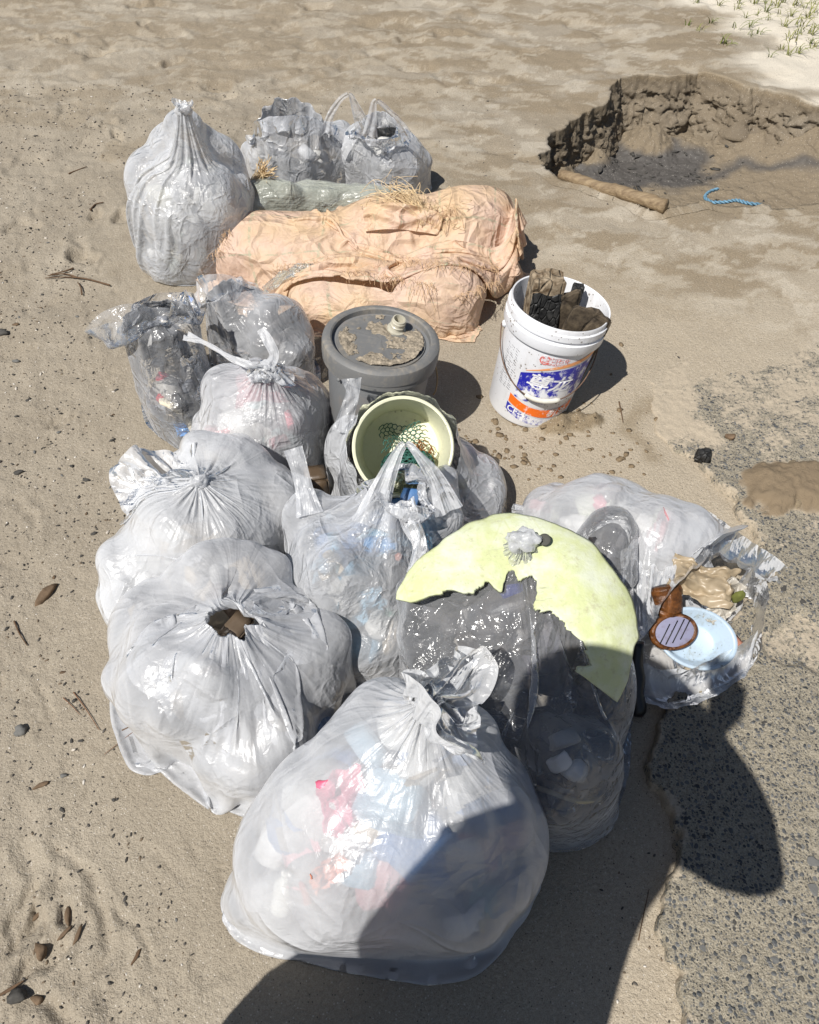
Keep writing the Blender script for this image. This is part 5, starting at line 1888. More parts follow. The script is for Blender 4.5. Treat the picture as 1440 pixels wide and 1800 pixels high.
for k in range(70):
    e = Vector(g.normal(size=3)) * .012
    paths.append(spline([at(440, 345, .15) + e, r0 + Vector(g.normal(size=3)) * .012, at(470, 293, .27) + Vector(g.normal(size=3) * .022)], 9))
tag(link('straw_bundle', strand_mesh(paths, .0014, 4, 'straw_bundle'), M_STRAW), 'small straw bundle sticking up beside the tall clear bag', 'straw')

LOAD_K[0] = 0.02
# loose greenish sheets behind the sack
M_SHEET = film_mat('dull_greenish_film', .5, (.66, .69, .60), .3, .8, 40, 12, .4)
shT = thing('plastic_sheet', 'crumpled greenish plastic sheet between the back bags and the woven sack', 'plastic sheet')
bl = [B(475, 345, .16, .13, .06, .06), B(430, 372, .13, .06, .06, .05), B(560, 345, .13, .12, .07, .05), B(640, 350, .12, .12, .06, .05)]
film_bag(shT, bl, at(405, 385, .11), at(700, 350, .13), M_SHEET, 104, 84, neck_r=.03, tuft=.03, flare=.02, tdir=(1, 0, 0), eu=.28, ev=.06, gather=.6, steps=60, seed=44, tuft_n=6, kb=.2, name='sheet', extra_lumps=4, waves=(4, 10))
rebase(shT)
shT = thing('plastic_sheet', 'flattened greenish plastic scrap on the sand by the tall clear bag', 'plastic sheet')
film_sheet(shT, quad_sheet(at(335, 462, .02), at(385, 448, .05), at(350, 488, .01), at(400, 475, .03), .03, 32, 28), M_SHEET, 'sheet', 30, None, (), .0006, .2, .2, None, 45, .15, rough=.01)
rebase(shT)
shT = thing('plastic_sheet', 'narrow greenish plastic strip lying over the front of the woven sack', 'plastic sheet')
ribbon(shT, [near_top(455, 520, abE, .02), near_top(490, 490, abE, .03), near_top(520, 475, abE, .035), near_top(560, 468, abE, .03)], [.022, .03, .03, .01], M_SHEET, 'sheet', 6, 40, 9, .5, .9, side=(.5, .5, .5))
rebase(shT)

# ------------------------------------------------------------------ things in the mouth of the right bag
q = thing('basin', 'pale blue oval basin inside the open mouth of the right bag', 'basin', at(1212, 1128, .045), (R(24), R(4), R(-15)))
q.scale = (.68, .68, .74)
V, F = lathe([(0, 0), (.075, 0), (.085, .006), (.112, .075), (.124, .080), (.126, .076), (.128, .080), (.126, .086), (.112, .083), (.082, .010), (.072, .006), (0, .006)], 64)
V[:, 0] *= 1.05
V[:, 1] *= .82
link('bowl', mesh_np('bowl', V, F), bucket_mat('pale_blue_plastic', (.42, .52, .62), (.24, .24, .18), .9, .4, .5), q)
q = thing('brush', 'brown oval brush with a grooved lilac face in the mouth of the right bag', 'brush', at(1178, 1110, .095), (R(34), R(-4), R(12)))
q.scale = (1.02, 1.02, .95)
V, F = lathe([(0, 0), (.040, 0), (.052, .006), (.056, .018), (.054, .028), (.048, .032), (.046, .029), (0, .029)], 48)
V[:, 1] *= .74
link('body', mesh_np('body', V, F), char_mat('rusty_brown', (.035, .014, .006), (.20, .075, .02), 20, .35), q)
V, F = lathe([(0, .0315), (.030, .0315), (.0445, .0295)], 48)
V[:, 1] *= .74
fc = link('face', mesh_np('face', V, F), bucket_mat('lilac_face', (.24, .24, .34), (.10, .04, .015), 1.6, .4, .8), q)
for k in range(4):
    x_ = -.024 + k * .016
    L_ = .029 * math.sqrt(max(0, 1 - (x_ / .042) ** 2))
    link('groove', tube([(x_ - L_ * .7, -L_ * .8, .0316), (x_, 0, .0322), (x_ + L_ * .7, L_ * .8, .0316)], .0014, 6, 'groove'), simple('black_groove', (.01, .01, .01), .6), fc)
V, F = lathe([(0, 0), (.022, 0), (.030, .03), (.036, .075), (.030, .085), (0, .085)], 32)
link('handle', mesh_np('handle', V * np.array([1, .6, 1]) @ rotm(R(-80), 0, 0).T + np.array([.006, .02, .012]), F), bpy.data.materials['rusty_brown'], q)
a_, b_ = at(1121, 1258, .012), at(1118, 1130, .13)
st = [a_.lerp(b_, k / 15) + Vector((.002 * math.sin(k), 0, 0)) for k in range(16)]
tag(link('black_handle', tube(st, np.r_[.012, .018, .0185, np.full(6, .0175), np.full(7, .0165)], 18, 'black_handle'), simple('black_rubber', (.012, .011, .011), .35, .5, 40, .2)), 'long black handle between the knotted float bag and the right open bag', 'handle bar')
item('plastic_scrap', 'crumpled tan stained plastic scrap in the top of the right bag mouth', 'plastic scrap', 'sheet', at(1235, 1022, .165), (.075, .045, .02), (.34, .27, .18), (35, 8, -15), 3)
item('plastic_scrap', 'crumpled clear grey plastic strip beside the basin in the right bag', 'plastic scrap', 'sheet', at(1275, 1060, .13), (.025, .06, .02), (.40, .37, .32), (35, 20, -25), 4)
item('carton', 'small red and cream carton at the right edge of the open bag', 'carton', 'block', at(1290, 1130, .05), (.016, .014, .012), (.55, .25, .17), (10, 20, 30), 5)
item('moss_clump', 'small green moss clump on the tan scrap in the right bag', 'moss', 'rock', at(1298, 1048, .15), (.014, .012, .02), (.13, .14, .03), (0, 0, 0), 6, rough=.9)


# ------------------------------------------------------------------ single things one can make out in the bags
def put(name, label, cat, shape, p, balls, size, col, rot=(0, 0, 0), seed=1, deep=.0):
    q = np.array(near_top(p[0], p[1], balls, .003))
    h = .004
    n_ = np.array([(load_sdf(balls, q + h * e) - load_sdf(balls, q - h * e)).item() if np.ndim(load_sdf(balls, q + h * e)) else load_sdf(balls, q + h * e) - load_sdf(balls, q - h * e) for e in np.eye(3)])
    n_ = n_ / (np.linalg.norm(n_) + 1e-9)
    k_ = 1.0
    if deep < .5:
        size = tuple(v_ * .72 for v_ in size)
        r = max(size[0], size[1])
        q = q - n_ * (.006 + deep + size[2] * (1.3 if shape != 'bottle' else .2) + r * r / .26)
    q[2] = max(q[2], .012)
    return item(name, label, cat, shape, Vector(q), size, col, rot, seed)


put('wrapper', 'crumpled pink wrapper in the upper left of the biggest front bag', 'wrapper', 'sheet', (590, 1395), abQ, (.06, .075, .02), (.68, .13, .22), (50, 10, 20), 2, .012)
put('bottle', 'white bottle standing in the lower left corner of the front bag', 'bottle', 'bottle', (470, 1590), abQ, (.026, .026, .12), (.78, .78, .72), (-30, 10, 0), 3, .02)
put('wrapper', 'orange pink wrapper near the middle of the front bag', 'wrapper', 'sheet', (560, 1540), abQ, (.05, .035, .015), (.75, .30, .20), (60, 0, 40), 4, .01)
put('carton', 'dark blue carton in the upper right of the front bag', 'carton', 'block', (905, 1420), abQ, (.055, .04, .05), (.03, .12, .28), (20, 10, 30), 5, .03)
put('bag_scrap', 'bright blue scrap at the foot of the front bag', 'plastic scrap', 'sheet', (715, 1680), abQ, (.04, .03, .012), (.03, .22, .55), (70, 0, 10), 6, .006)
put('paper', 'white paper sheet low on the right of the front bag', 'paper', 'sheet', (825, 1650), abQ, (.055, .05, .01), (.7, .7, .7), (65, 0, 25), 7, .008)
put('strap', 'yellow strap curling low on the right of the front bag', 'strap', 'sheet', (880, 1630), abQ, (.012, .05, .01), (.60, .50, .22), (55, 0, -40), 8, .01)
put('net_scrap', 'teal net scrap low on the right inside the front bag', 'net', 'sheet', (860, 1590), abQ, (.03, .05, .01), (.02, .28, .30), (60, 0, -20), 9, .004)
put('tape', 'pale blue film in the top left shoulder of the front bag', 'film', 'sheet', (575, 1265), abQ, (.04, .06, .02), (.30, .42, .65), (40, 0, 30), 10, .01)
put('carton', 'faded red label carton low on the left of the front bag', 'carton', 'block', (515, 1590), abQ, (.008, .03, .03), (.50, .16, .12), (20, 10, 30), 11, .012)
put('bottle', 'blue bottle in the middle of the clear centre bag', 'bottle', 'bottle', (690, 955), abN, (.03, .03, .12), (.08, .32, .68), (60, 20, 50), 12, .02)
put('film_scrap', 'light blue film at the foot of the clear centre bag', 'film', 'sheet', (640, 1090), abN, (.075, .055, .025), (.36, .58, .74), (50, 0, 20), 13, .012)
put('plastic_scrap', 'green cap near the lower right of the centre bag', 'cap', 'rock', (700, 1080), abN, (.016, .012, .02), (.03, .42, .25), (0, 0, 0), 14, .004)
put('ball_scrap', 'coral plastic bead beside the blue bottle in the centre bag', 'plastic scrap', 'rock', (712, 972), abN, (.014, .012, .014), (.72, .28, .2), (0, 0, 0), 15, .006)
put('cup', 'tan cup lying on the left of the clear centre bag', 'cup', 'cup', (575, 1035), abN, (.04, .04, .09), (.56, .46, .32), (70, 20, 0), 16, .02)
put('cloth', 'blue cloth strip in the top right of the far left bag', 'cloth', 'sheet', (333, 545), abH, (.022, .08, .02), (.03, .25, .72), (60, 0, -20), 17, .0)
put('wrapper', 'red and white wrapper in the middle of the far left bag', 'wrapper', 'block', (268, 655), abH, (.022, .02, .024), (.60, .10, .14), (10, 30, 20), 18, .008)
put('wrapper', 'dark red scrap low in the far left bag', 'wrapper', 'rock', (272, 705), abH, (.026, .02, .022), (.45, .03, .05), (0, 0, 0), 19, .006)
put('film_scrap', 'blue film scrap at the foot of the far left bag', 'film', 'sheet', (325, 755), abH, (.04, .025, .012), (.05, .25, .6), (60, 0, 15), 20, .0)
S = spline([near_top(x, y, abH, -.004) for x, y in ((285, 705), (300, 712), (318, 728), (332, 742), (340, 755))], 60)
st = [S + .006 * np.stack([np.cos(np.linspace(0, 26, 60) + k * 2.09), np.sin(np.linspace(0, 26, 60) + k * 2.09), np.sin(np.linspace(0, 26, 60) + k * 2.09) * .4], -1) for k in range(3)]
tag(link('rope', strand_mesh(st, .006, 6, 'rope'), simple('cream_rope', (.62, .56, .44), .7, .3, 80, .2)), 'cream twisted rope low in the far left bag', 'rope')
put('charred_wood', 'black charred wood with pale streaks in the neck of the far left bag', 'wood', 'block', (290, 590), abH, (.05, .03, .03), (.03, .028, .025), (20, 10, 20), 21, .0)
put('wrapper', 'pink film at the lower left of the knotted carrier', 'film', 'sheet', (405, 780), abJ, (.07, .04, .02), (.75, .30, .33), (50, 0, 20), 22, .008)
put('wrapper', 'small rose wrapper on the right of the knotted carrier', 'wrapper', 'block', (508, 735), abJ, (.012, .03, .03), (.68, .16, .2), (20, 0, 20), 23, .008)
put('disc', 'white plastic disc at the foot of the knotted float bag', 'disc', 'rock', (975, 1345), abO, (.028, .028, .012), (.75, .75, .74), (50, 0, 0), 24, .004)
put('foam_ball', 'dirty white foam lump at the right foot of the float bag', 'foam', 'rock', (1040, 1375), abO, (.03, .028, .03), (.55, .56, .57), (0, 0, 0), 25, .006)
tag(link('cane', tube(spline([near_top(945, 1385, abO, .0), near_top(975, 1395, abO, .002), near_top(1015, 1408, abO, .002), near_top(1055, 1405, abO, .0)], 24), .005, 8, 'cane'), simple('pale_cane', (.45, .40, .28), .6)), 'thin pale cane bent across the foot of the float bag', 'cane')
put('plastic_scrap', 'navy blue scrap under the knot of the float bag', 'plastic scrap', 'block', (900, 1028), abO, (.03, .02, .02), (.02, .03, .16), (40, 0, 10), 26, .0)
put('wrapper', 'pink wrapper in the peak of the right bag', 'wrapper', 'rock', (1046, 862), abP, (.035, .03, .03), (.75, .22, .28), (0, 0, 0), 27, .006)
put('wrapper', 'small pink scrap in the left tip of the right bag', 'wrapper', 'rock', (952, 886), abP, (.018, .02, .016), (.8, .2, .28), (0, 0, 0), 28, .004)
put('shoe', 'brown crumpled shoe upper in the hole of the slack left bag', 'shoe', 'block', (415, 1085), abM, (.05, .03, .03), (.13, .095, .065), (20, 0, 60), 29, .0)
item('wood_block', 'small dark brown wood block between the knotted carrier and the yellow bucket bag', 'wood', 'block', at(557, 852, .10), (.03, .03, .05), (.09, .06, .035), (0, 0, 10), 30)
put('rag', 'small bright yellow scrap in the torn bag by the yellow bucket', 'plastic scrap', 'sheet', (816, 852), abK, (.022, .016, .008), (.65, .52, .03), (40, 0, -30), 31, .0)

# ------------------------------------------------------------------ bits on the sand
def free(x, y):
    """sand clear of the heap and the slab"""
    if y < 2.4 and x > 0.42 + 0.25 * y:
        return False
    for ab in ALLB:
        pass
    hx = [(.35, -.40, .33), (.7, -.62, .4), (1.1, -.86, .6), (1.5, -.76, .55), (2.0, -.95, .55), (2.5, -1.15, .5), (2.9, -1.30, .5), (3.4, -1.30, .25), (3.7, -5, -5)]
    l = np.interp(y, [h[0] for h in hx], [h[1] for h in hx])
    r = np.interp(y, [h[0] for h in hx], [h[2] for h in hx])
    return not (l < x < r)


ALLB = []
g = np.random.default_rng(77)
pm = []
for k in range(8):
    V, F = rock(1, (1, .75, .5), 300 + k, .4)
    me = mesh_np('pebble', V, F)
    me.materials.append((M_STONE2, M_STONE2, M_STONE, M_STONE2, M_WOOD_D, M_STONE2, M_STONE, M_STONE3)[k])
    pm.append(me)
cnt = 0
while cnt < 220:
    y = .25 + 3.3 * g.random() ** .9
    x = -.35 - .5 * y + g.normal() * .55
    if x < -(.62 + .47 * y) or not free(x, y) or x > -.3:
        continue
    r = (.0026 + .0042 * g.random() ** 2.2) * (1 + .05 * y)
    pk = int(g.integers(8))
    o = bpy.data.objects.new('pebble', pm[pk])
    o.location = (x, y, gz(x, y) + r * .2)
    o.rotation_euler = (g.uniform(-.4, .4), g.uniform(-.4, .4), g.uniform(0, 6))
    o.scale = (r * g.uniform(.9, 1.7), r, r)
    COL.objects.link(o)
    hue = ('dark', 'dark', 'grey', 'dark', 'brown', 'dark', 'grey', 'pale')[pk]
    zone = ('below and left of the slack front bag' if y < .75 else 'left of the slack and pleated bags' if y < 1.45 else 'left of the far left open bag' if y < 2.2 else 'left of the tall clear bag' if y < 3.0 else 'at the upper left behind the tall bag')
    tag(o, 'small %s pebble on the sand %s' % (hue, zone), 'pebble', 'small %s pebbles %s' % (hue, zone))
    cnt += 1
Vs, Fs, k = [], [], 0
V0, F0 = ico(1)
n = 0
while n < 5200:
    y = .22 + 4.2 * g.random()
    x = -.3 - .45 * y + g.normal() * (.5 + .12 * y)
    if not free(x, y) or abs(x) > .62 + .5 * y:
        continue
    r = (.0009 + .0020 * g.random() ** 2.2) * (1 + .10 * y)
    V = V0 * np.array([r * g.uniform(.8, 2.4), r, r * .7])
    a = g.uniform(0, 6)
    V = V @ rotm(0, 0, a).T + np.array([x, y, gz(x, y) + r * .3])
    Vs.append(V)
    Fs.append(F0 + k)
    k += len(V)
    n += 1
me = mesh_np('grit', np.concatenate(Vs), np.concatenate(Fs))
set_col(me, np.repeat(np.array([(.05, .045, .04), (.09, .08, .07), (.16, .12, .08), (.6, .56, .5)])[g.choice(4, 5200, p=[.5, .25, .17, .08])], len(V0), 0))
t = NT('grit')
t.bsdf(col=t.attr('tone').outputs['Color'], rough=.85)
tag(link('grit', me, t.m), 'dark grit and shell flecks strewn over the sand', None, None, 'stuff')


def chip(label, p, L, w, ang, seed, mat=None, h=.4, name='wood_chip', cat='wood chip'):
    V, F = rock(2, (1, 1, 1), seed, .5)
    if 'pebble' not in name and 'rock' not in name:
        V = np.sign(V) * np.abs(V) ** np.array([1.0, .6, .5])
        V[:, 1] *= 1 - .45 * np.abs(V[:, 0]) ** 1.5
        V[:, 1] += .5 * w / L * np.sin(V[:, 0] * 2.2 + seed)
    V = V * np.array([L / 2, w / 2, w * h])
    o = link(name, mesh_np(name, V, F), mat or M_WOOD_D, None, False)
    q = at(*p)
    o.location = (q.x, q.y, gz(q.x, q.y) + w * h * .45)
    o.rotation_euler = (0.1, -.12, R(ang))
    return tag(o, label, cat)


chip('long brown driftwood chip at the left edge beside the slack bag', (80, 1047), .075, .026, 62, 1)
chip('grey pebble with a shadow hollow low at the left', (37, 1285), .03, .024, 10, 2, M_STONE, .5, 'pebble', 'pebble')
chip('slim tan bark chip below the grey pebble', (75, 1380), .035, .011, 28, 3)
chip('upright wood splinter at the lower left in the grooved sand', (116, 1608), .035, .012, -70, 4)
chip('thin wood splinter beside the groove at the lower left', (113, 1640), .035, .007, 50, 5)
chip('short dark splinter above the bottom left corner', (135, 1645), .04, .010, 75, 6)
chip('long thin splinter by the lower left edge of the frame', (52, 1607), .045, .010, 45, 7)
chip('dark bark lump in a hollow near the bottom left corner', (68, 1672), .032, .022, -60, 8)
chip('dark wet stone at the bottom left corner', (32, 1752), .034, .026, 10, 9, M_STONE2, .5, 'pebble', 'pebble')
chip('brown bark piece next to the dark corner stone', (62, 1755), .022, .016, 10, 10)
chip('thin dark twig piece near the bottom left', (15, 1740), .06, .007, 30, 11, M_TWIG)
chip('curled seed pod in the sand at the lower middle left', (240, 1680), .028, .008, 65, 12, M_TWIG)
chip('small green grey pebble below the slack bag', (288, 1318), .010, .008, 0, 13, M_STONE, .5, 'pebble', 'pebble')
chip('teal grey pebble left of the slack bag', (110, 1363), .014, .009, 10, 14, M_STONE, .5, 'pebble', 'pebble')
chip('blue black pebble against the loop of the slack bag handle', (191, 1030), .014, .012, 10, 15, M_STONE2, .5, 'pebble', 'pebble')
chip('dark stone wedged at the left edge of the frame halfway up', (3, 588), .06, .03, 0, 16, M_STONE2, .4, 'pebble', 'pebble')
chip('dark oval pebble on the sand left of the pleated bag', (150, 842), .020, .013, -10, 17, M_STONE2, .5, 'pebble', 'pebble')
chip('lumpy black and green clump at the left edge', (30, 828), .030, .014, 10, 18, M_STONE2, .5, 'clump', 'clump')
chip('dark mussel shell scrap at the left of the pleated bag', (165, 938), .018, .009, 20, 19, M_STONE2, .4, 'shell', 'shell')
chip('flat brown bark piece at the upper left sand', (30, 573), .022, .012, 5, 20)
chip('oval greenish pebble at the left above the twigs', (28, 634), .026, .015, 5, 21, M_STONE, .5, 'pebble', 'pebble')
o = chip('black jagged rock lump set on the broken edge of the slab', (1235, 812), .055, .04, 30, 22, M_CHAR, .5, 'rock', 'rock')
o.location.z += .02
chip('small dark wet sand lump on the slab beside the rock', (1280, 776), .03, .022, 0, 23, M_WOOD_D, .3, 'sand_lump', 'sand lump').location.z += .022

def twig(label, ps, r, mat=M_TWIG, cat='twig', name='twig', lift=.004):
    P = []
    for p in ps:
        q = at(*p)
        P.append((q.x, q.y, gz(q.x, q.y) + lift))
    return tag(link(name, tube(spline(P, 18), np.linspace(r, r * .5, 18), 6, name), mat), label, cat)


tw = thing('dead_branch', 'thin dead branch lying on the sand at the far left', 'branch')
for ps in (((195, 506), (150, 494), (110, 490), (80, 492)), ((140, 492), (115, 486), (85, 489)), ((130, 474), (115, 482), (90, 487)), ((145, 520), (143, 508), (138, 500))):
    P = []
    for p in ps:
        q = at(*p)
        P.append((q.x, q.y, gz(q.x, q.y) + .008))
    link('stem', tube(spline(P, 18), np.linspace(.0035, .0015, 18), 6, 'stem'), M_TWIG, tw)
M_NEED = simple('red_brown_needle', (.17, .075, .035), .7, .3)
twig('straight red brown pine needle, left one of the upper pair', ((112, 1228), (128, 1243), (142, 1258)), .0011, M_NEED, 'pine needle', 'pine_needle')
twig('longer red brown pine needle, right one of the upper pair', ((130, 1218), (150, 1245), (175, 1284)), .0013, M_NEED, 'pine needle', 'pine_needle')
twig('pine needle pointing left from the foot of the slack bag', ((260, 1269), (225, 1295), (184, 1327)), .0012, M_NEED, 'pine needle', 'pine_needle')
twig('short pine needle forking from the one at the slack bag', ((262, 1268), (240, 1296), (224, 1320)), .0012, M_NEED, 'pine needle', 'pine_needle')
twig('brown twig end beside the forked pine needles', ((215, 1285), (238, 1274)), .0025, M_TWIG)
twig('short upright brown twig on the sand by the slab corner', ((1088, 708), (1092, 728), (1095, 744)), .0025, M_TWIG)
twig('thin straight stick on the sand at the upper left', ((120, 303), (152, 291)), .003, M_TWIG)
twig('faint dark twig on the shaded sand beside the slab', ((1121, 1655), (1130, 1610), (1140, 1565)), .0012, M_TWIG)
twig('curved dark root in the sand left of the tall clear bag', ((160, 372), (168, 360), (182, 356)), .004, M_TWIG)
twig('thin dark root on the left sand above the bark chip', ((25, 1092), (35, 1115), (48, 1135)), .0022, M_TWIG)

# dried splashes of wet sand round the white bucket
Vs, Fs, Cs, k = [], [], [], 0
for q in range(210):
    p = at(g.normal() * 75 + 930, g.normal() * 38 + 790) if q < 150 else at(g.normal() * 35 + 1090, g.normal() * 70 + 800)
    if not (.0 < p.x < .80):
        continue
    r = .002 + .010 * g.random() ** 3
    V, F = rock(1, (r * g.uniform(.8, 1.6), r, r * .35), 500 + q, .4)
    Vs.append(V @ rotm(0, 0, g.uniform(0, 6)).T + np.array([p.x, p.y, gz(p.x, p.y) + r * .1]))
    Fs.append(F + k)
    k += len(V)
tag(link('sand_clods', mesh_np('sand_clods', np.concatenate(Vs), np.concatenate(Fs)), simple('damp_sand_clod', (.20, .15, .095), .95, .15, 200, .3)), 'damp brown sand clods splashed round the white bucket', None, None, 'stuff')

# pit debris: dark scraps on the wet floor
Vs, Fs, k = [], [], 0
for q in range(220):
    x, y = mud_c.x + .08 + g.normal() * .26, mud_c.y - .06 + g.normal() * .11
    zz_ = float(pit_floor_z(np.array([x]), np.array([y]))[0][0])
    if poly_sd(np.array([x]), np.array([y]), PIT)[0] < .06:
        continue
    r = .002 + .010 * g.random() ** 4
    V, F = rock(1, (r * g.uniform(1, 4.0), r, r * .35), 700 + q, .5)
    Vs.append(V @ rotm(0, 0, g.uniform(0, 6)).T + np.array([x, y, zz_ + r * .2]))
    Fs.append(F + k)
    k += len(V)
if Vs:
    tag(link('debris', mesh_np('debris', np.concatenate(Vs), np.concatenate(Fs)), M_STONE2), 'dark wood and shell scraps on the wet floor of the pit', None, None, 'stuff')

# ------------------------------------------------------------------ grass in the pale sand at the top right
t = NT('beach_grass')
t.bsdf(col=t.mix(t.n('ObjectInfo').outputs['Random'], (.12, .15, .035), (.25, .25, .08)), rough=.6, spec=.3)
M_GRASS = t.m


def tuft_mesh(seed, n=13, L=.085):
    gg = np.random.default_rng(seed)
    Vs, Fs, k = [], [], 0
    for q in range(n):
        a = gg.uniform(0, 6.28)
        l = L * gg.uniform(.5, 1.3)
        lean = gg.uniform(.5, 1.6)
        s = np.linspace(0, 1, 6)
        d = np.array([math.cos(a), math.sin(a), 0])
        c = np.array([gg.normal() * .012, gg.normal() * .012, -.004]) + d * (l * lean * .7 * s ** 1.6)[:, None] + np.array([0, 0, 1]) * (l * (s - .55 * s ** 2.4))[:, None]
        w = .0022 * (1 - s ** 2) + .0003
        sd_ = np.array([-math.sin(a), math.cos(a), 0])
        V = np.concatenate([c - sd_ * w[:, None], c + sd_ * w[:, None] + np.array([0, 0, .0012])])
        Vs.append(V)
        Fs.append(np.array([[j, j + 1, 7 + j, 6 + j] for j in range(5)]) + k)
        k += 12
    return mesh_np('grass_tuft', np.concatenate(Vs), np.concatenate(Fs))


tm = [tuft_mesh(900 + k, 6 + 2 * (k % 4), .07 + .012 * (k % 3)) for k in range(6)]
for m_ in tm:
    m_.materials.append(M_GRASS)
spots = [(1208, 42), (1232, 52), (1250, 40), (1275, 75), (1292, 50), (1318, 48), (1335, 58), (1320, 62), (1265, 6), (1225, 4), (1355, 98), (1385, 95), (1405, 60), (1390, 68), (1405, 92), (1425, 72), (1345, 5), (1345, 22), (1330, 25), (1360, 10), (1375, 4), (1400, 10), (1415, 14),
         (1390, 28), (1430, 6), (1437, 24), (1420, 30), (1300, 14), (1370, 25), (1310, 30), (1434, 48), (1350, 35), (1380, 48), (1436, 78), (1300, 5), (1325, 8), (1376, 80), (1410, 45), (1428, 60)]
for k in range(40):
    spots.append((1440 + g.uniform(5, 260), g.uniform(-20, 110)))
for k, p in enumerate(spots):
    q = at(*p)
    o = bpy.data.objects.new('grass_tuft', tm[k % 6])
    o.location = (q.x, q.y, gz(q.x, q.y))
    o.rotation_euler = (0, 0, g.uniform(0, 6))
    s_ = g.uniform(.8, 1.35)
    o.scale = (s_, s_, s_)
    COL.objects.link(o)
    zone = ('at the left fringe of the patch' if p[0] < 1285 else 'in the nearest row towards the pit' if p[1] > 65 else 'in the thick middle of the patch' if p[0] < 1400 else 'towards the right edge of the frame')
    tag(o, 'sparse green grass tuft in the pale sand ' + zone, 'grass tuft', 'grass tufts ' + zone)

# ------------------------------------------------------------------ the person taking the picture (their shadow falls over the front bags)
def figure():
    J = {'pel': (-.24, -.24, .92, .20, .12), 'abd': (-.24, -.23, 1.12, .18, .12), 'che': (-.23, -.22, 1.28, .19, .12), 'shc': (-.23, -.21, 1.40, .12, .09), 'nek': (-.24, -.20, 1.50, .058, .058),
         'jaw': (-.25, -.17, 1.58, .068, .078), 'hed': (-.26, -.175, 1.66, .078, .098), 'top': (-.26, -.18, 1.74, .055, .07),
         'rs': (-.03, -.20, 1.38, .075, .075), 're': (.165, -.18, 1.16, .080, .080), 'rm': (.10, -.125, 1.33, .060, .055), 'rw': (.005, -.07, 1.49, .028, .024), 'rp': (.050, -.045, 1.59, .034, .018),
         'ls': (-.385, -.20, 1.36, .066, .066), 'le': (-.44, -.22, 1.13, .060, .060), 'lw': (-.47, -.20, .86, .032, .028), 'lp': (-.475, -.20, .79, .034, .020),
         'rh': (-.13, -.24, .80, .15, .13), 'rk': (-.14, -.23, .50, .08, .08), 'ra': (-.14, -.27, .10, .042, .042), 'rf': (-.13, -.18, .035, .042, .030), 'rt': (-.125, -.08, .025, .036, .020),
         'lh': (-.36, -.24, .80, .15, .13), 'lk': (-.36, -.23, .50, .08, .08), 'la': (-.37, -.27, .10, .042, .042), 'lf': (-.375, -.18, .035, .042, .030), 'lt': (-.38, -.08, .025, .036, .020)}
    E_ = ['pel abd', 'abd che', 'che shc', 'shc nek', 'nek jaw', 'jaw hed', 'hed top', 'shc rs', 'rs re', 're rm', 'rm rw', 'rw rp', 'shc ls', 'ls le', 'le lw', 'lw lp', 'pel rh', 'rh rk', 'rk ra', 'ra rf', 'rf rt', 'pel lh', 'lh lk', 'lk la', 'la lf', 'lf lt']
    fing = [('rp', 1, (.03, .02, .0)), ('lp', -1, (-.03, .02, .0))]
    for hand, s_, _ in fing:
        hx, hy, hz = J[hand][:3]
        for q in range(4):
            a, b = '%sf%d' % (hand, q), '%sg%d' % (hand, q)
            J[a] = (hx - s_ * .012, hy + .004 - .006 * q, hz + .030 - .016 * q + .01, .0085, .0085)
            J[b] = (hx - s_ * .040, hy + .000 - .004 * q, hz + .026 - .015 * q + .008, .0075, .0075)
            E_ += ['%s %s' % (hand, a), '%s %s' % (a, b)]
        J[hand + 't'] = (hx - s_ * .010, hy - .022, hz + .012, .010, .010)
        J[hand + 'u'] = (hx - s_ * .034, hy - .026, hz + .028, .009, .009)
        E_ += ['%s %s' % (hand, hand + 't'), '%s %s' % (hand + 't', hand + 'u')]
    names = list(J)
    me = bpy.data.meshes.new('person')
    me.from_pydata([J[n_][:3] for n_ in names], [tuple(names.index(w_) for w_ in e.split()) for e in E_], [])
    o = bpy.data.objects.new('person', me)
    COL.objects.link(o)
    sk = o.modifiers.new('skin', 'SKIN')
    sk.use_smooth_shade = True
    for n_, v in zip(names, me.skin_vertices[0].data):
        v.radius = J[n_][3:]
        v.use_root = n_ == 'pel'
    o.modifiers.new('sub', 'SUBSURF').levels = 1
    o.modifiers['sub'].render_levels = 2
    return o


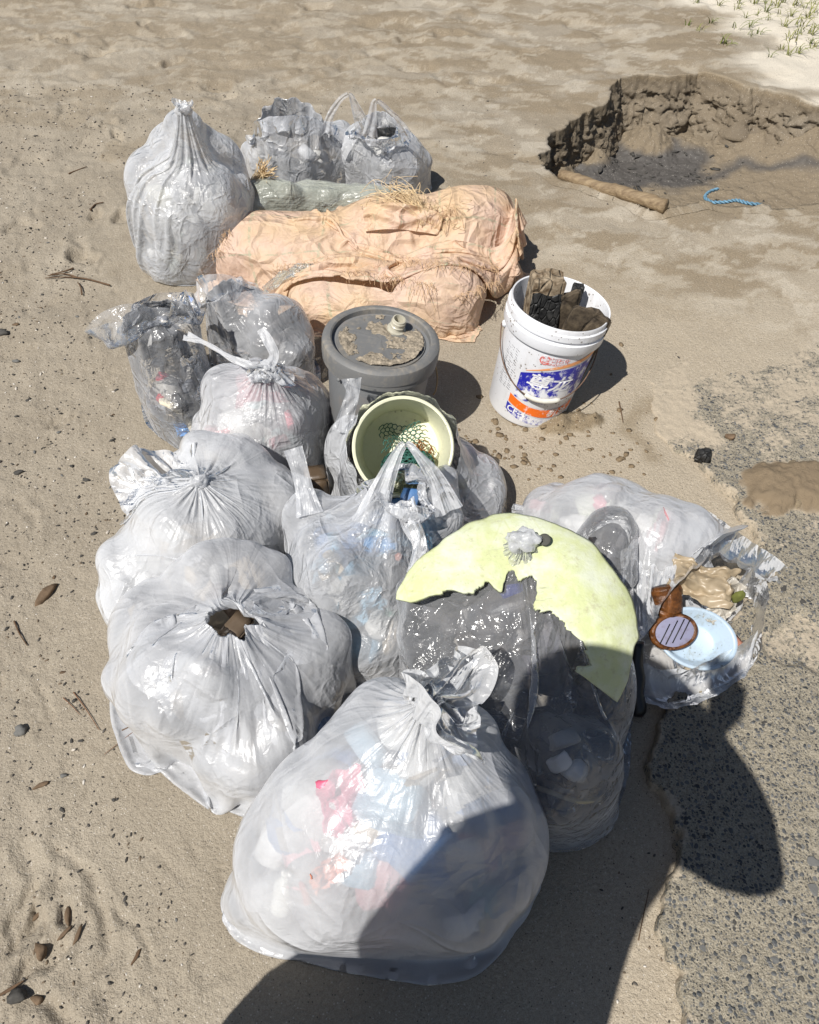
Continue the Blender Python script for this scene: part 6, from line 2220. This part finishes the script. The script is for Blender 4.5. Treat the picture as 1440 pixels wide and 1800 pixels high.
person = figure()
t = NT('dark_clothes')
c = t.coord('Object')
z_ = t.n('SeparateXYZ', {0: c}).outputs[2]
col = t.mix(t.math('GREATER_THAN', z_, 1.0), (.04, .05, .08), (.07, .08, .10))
col = t.mix(t.math('GREATER_THAN', z_, 1.55), col, (.50, .33, .24))
t.bsdf(col=col, rough=.8)
person.data.materials.append(t.m)
tag(person, 'standing person in dark clothes and a brimmed hat holding up a phone', 'person')
V, F = lathe([(0, .135), (.05, .128), (.085, .095), (.098, .04), (.102, .0), (.15, -.012), (.155, -.016), (.15, -.018), (.10, -.006), (.094, .03), (0, .12)], 40)
V[:, 1] *= 1.12
link('sun_hat', mesh_np('sun_hat', V * np.array([1.25, 1.25, 1.0]) + np.array([-.26, -.18, 1.695]), F), simple('hat_cloth', (.10, .10, .11), .9), person)
tt_ = thing('shadow_filler_bag', 'unseen dark bag added at the left hand of the person to fill out the shadow', 'bag', (-.455, -.2, .3))  # bag shape added out of view to widen the left edge of the cast shadow
V, F = rock(3, (.11, .13, .22), 5, .12)
V = np.sign(V) * np.abs(V) ** .8 * np.array([.9, .9, .9])
link('body', mesh_np('body', V + np.array([0, 0, .22]), F), simple('dark_canvas', (.03, .03, .04), .9), tt_)
link('handle', tube(spline([(0, -.06, .40), (0, -.03, .52), (0, 0, .53), (0, .03, .52), (0, .06, .40)], 24), .008, 8, 'handle'), bpy.data.materials['dark_canvas'], tt_)
ph_ = bpy.data.objects.new('phone', None)
bm = bmesh.new()
bmesh.ops.create_cube(bm, size=1.0)
for v in bm.verts:
    v.co = (v.co.x * .072, v.co.y * .147, v.co.z * .008)
bmesh.ops.bevel(bm, geom=[e for e in bm.edges if abs((e.verts[0].co - e.verts[1].co).z) > .005], offset=.009, segments=4, affect='EDGES')
po = link('phone', bm_mesh(bm, 'phone'), simple('black_glass', (.01, .01, .012), .15), None, False)
po.rotation_euler = cam.rotation_euler
fwd = Vector((0, math.cos(PITCH), -math.sin(PITCH)))
po.location = Vector((0, 0, CAM_H)) - fwd * .016 + Vector((0, -math.sin(PITCH), -math.cos(PITCH))) * .05
tag(po, 'black phone held up in front of the person', 'phone')
bpy.data.objects.remove(ph_)
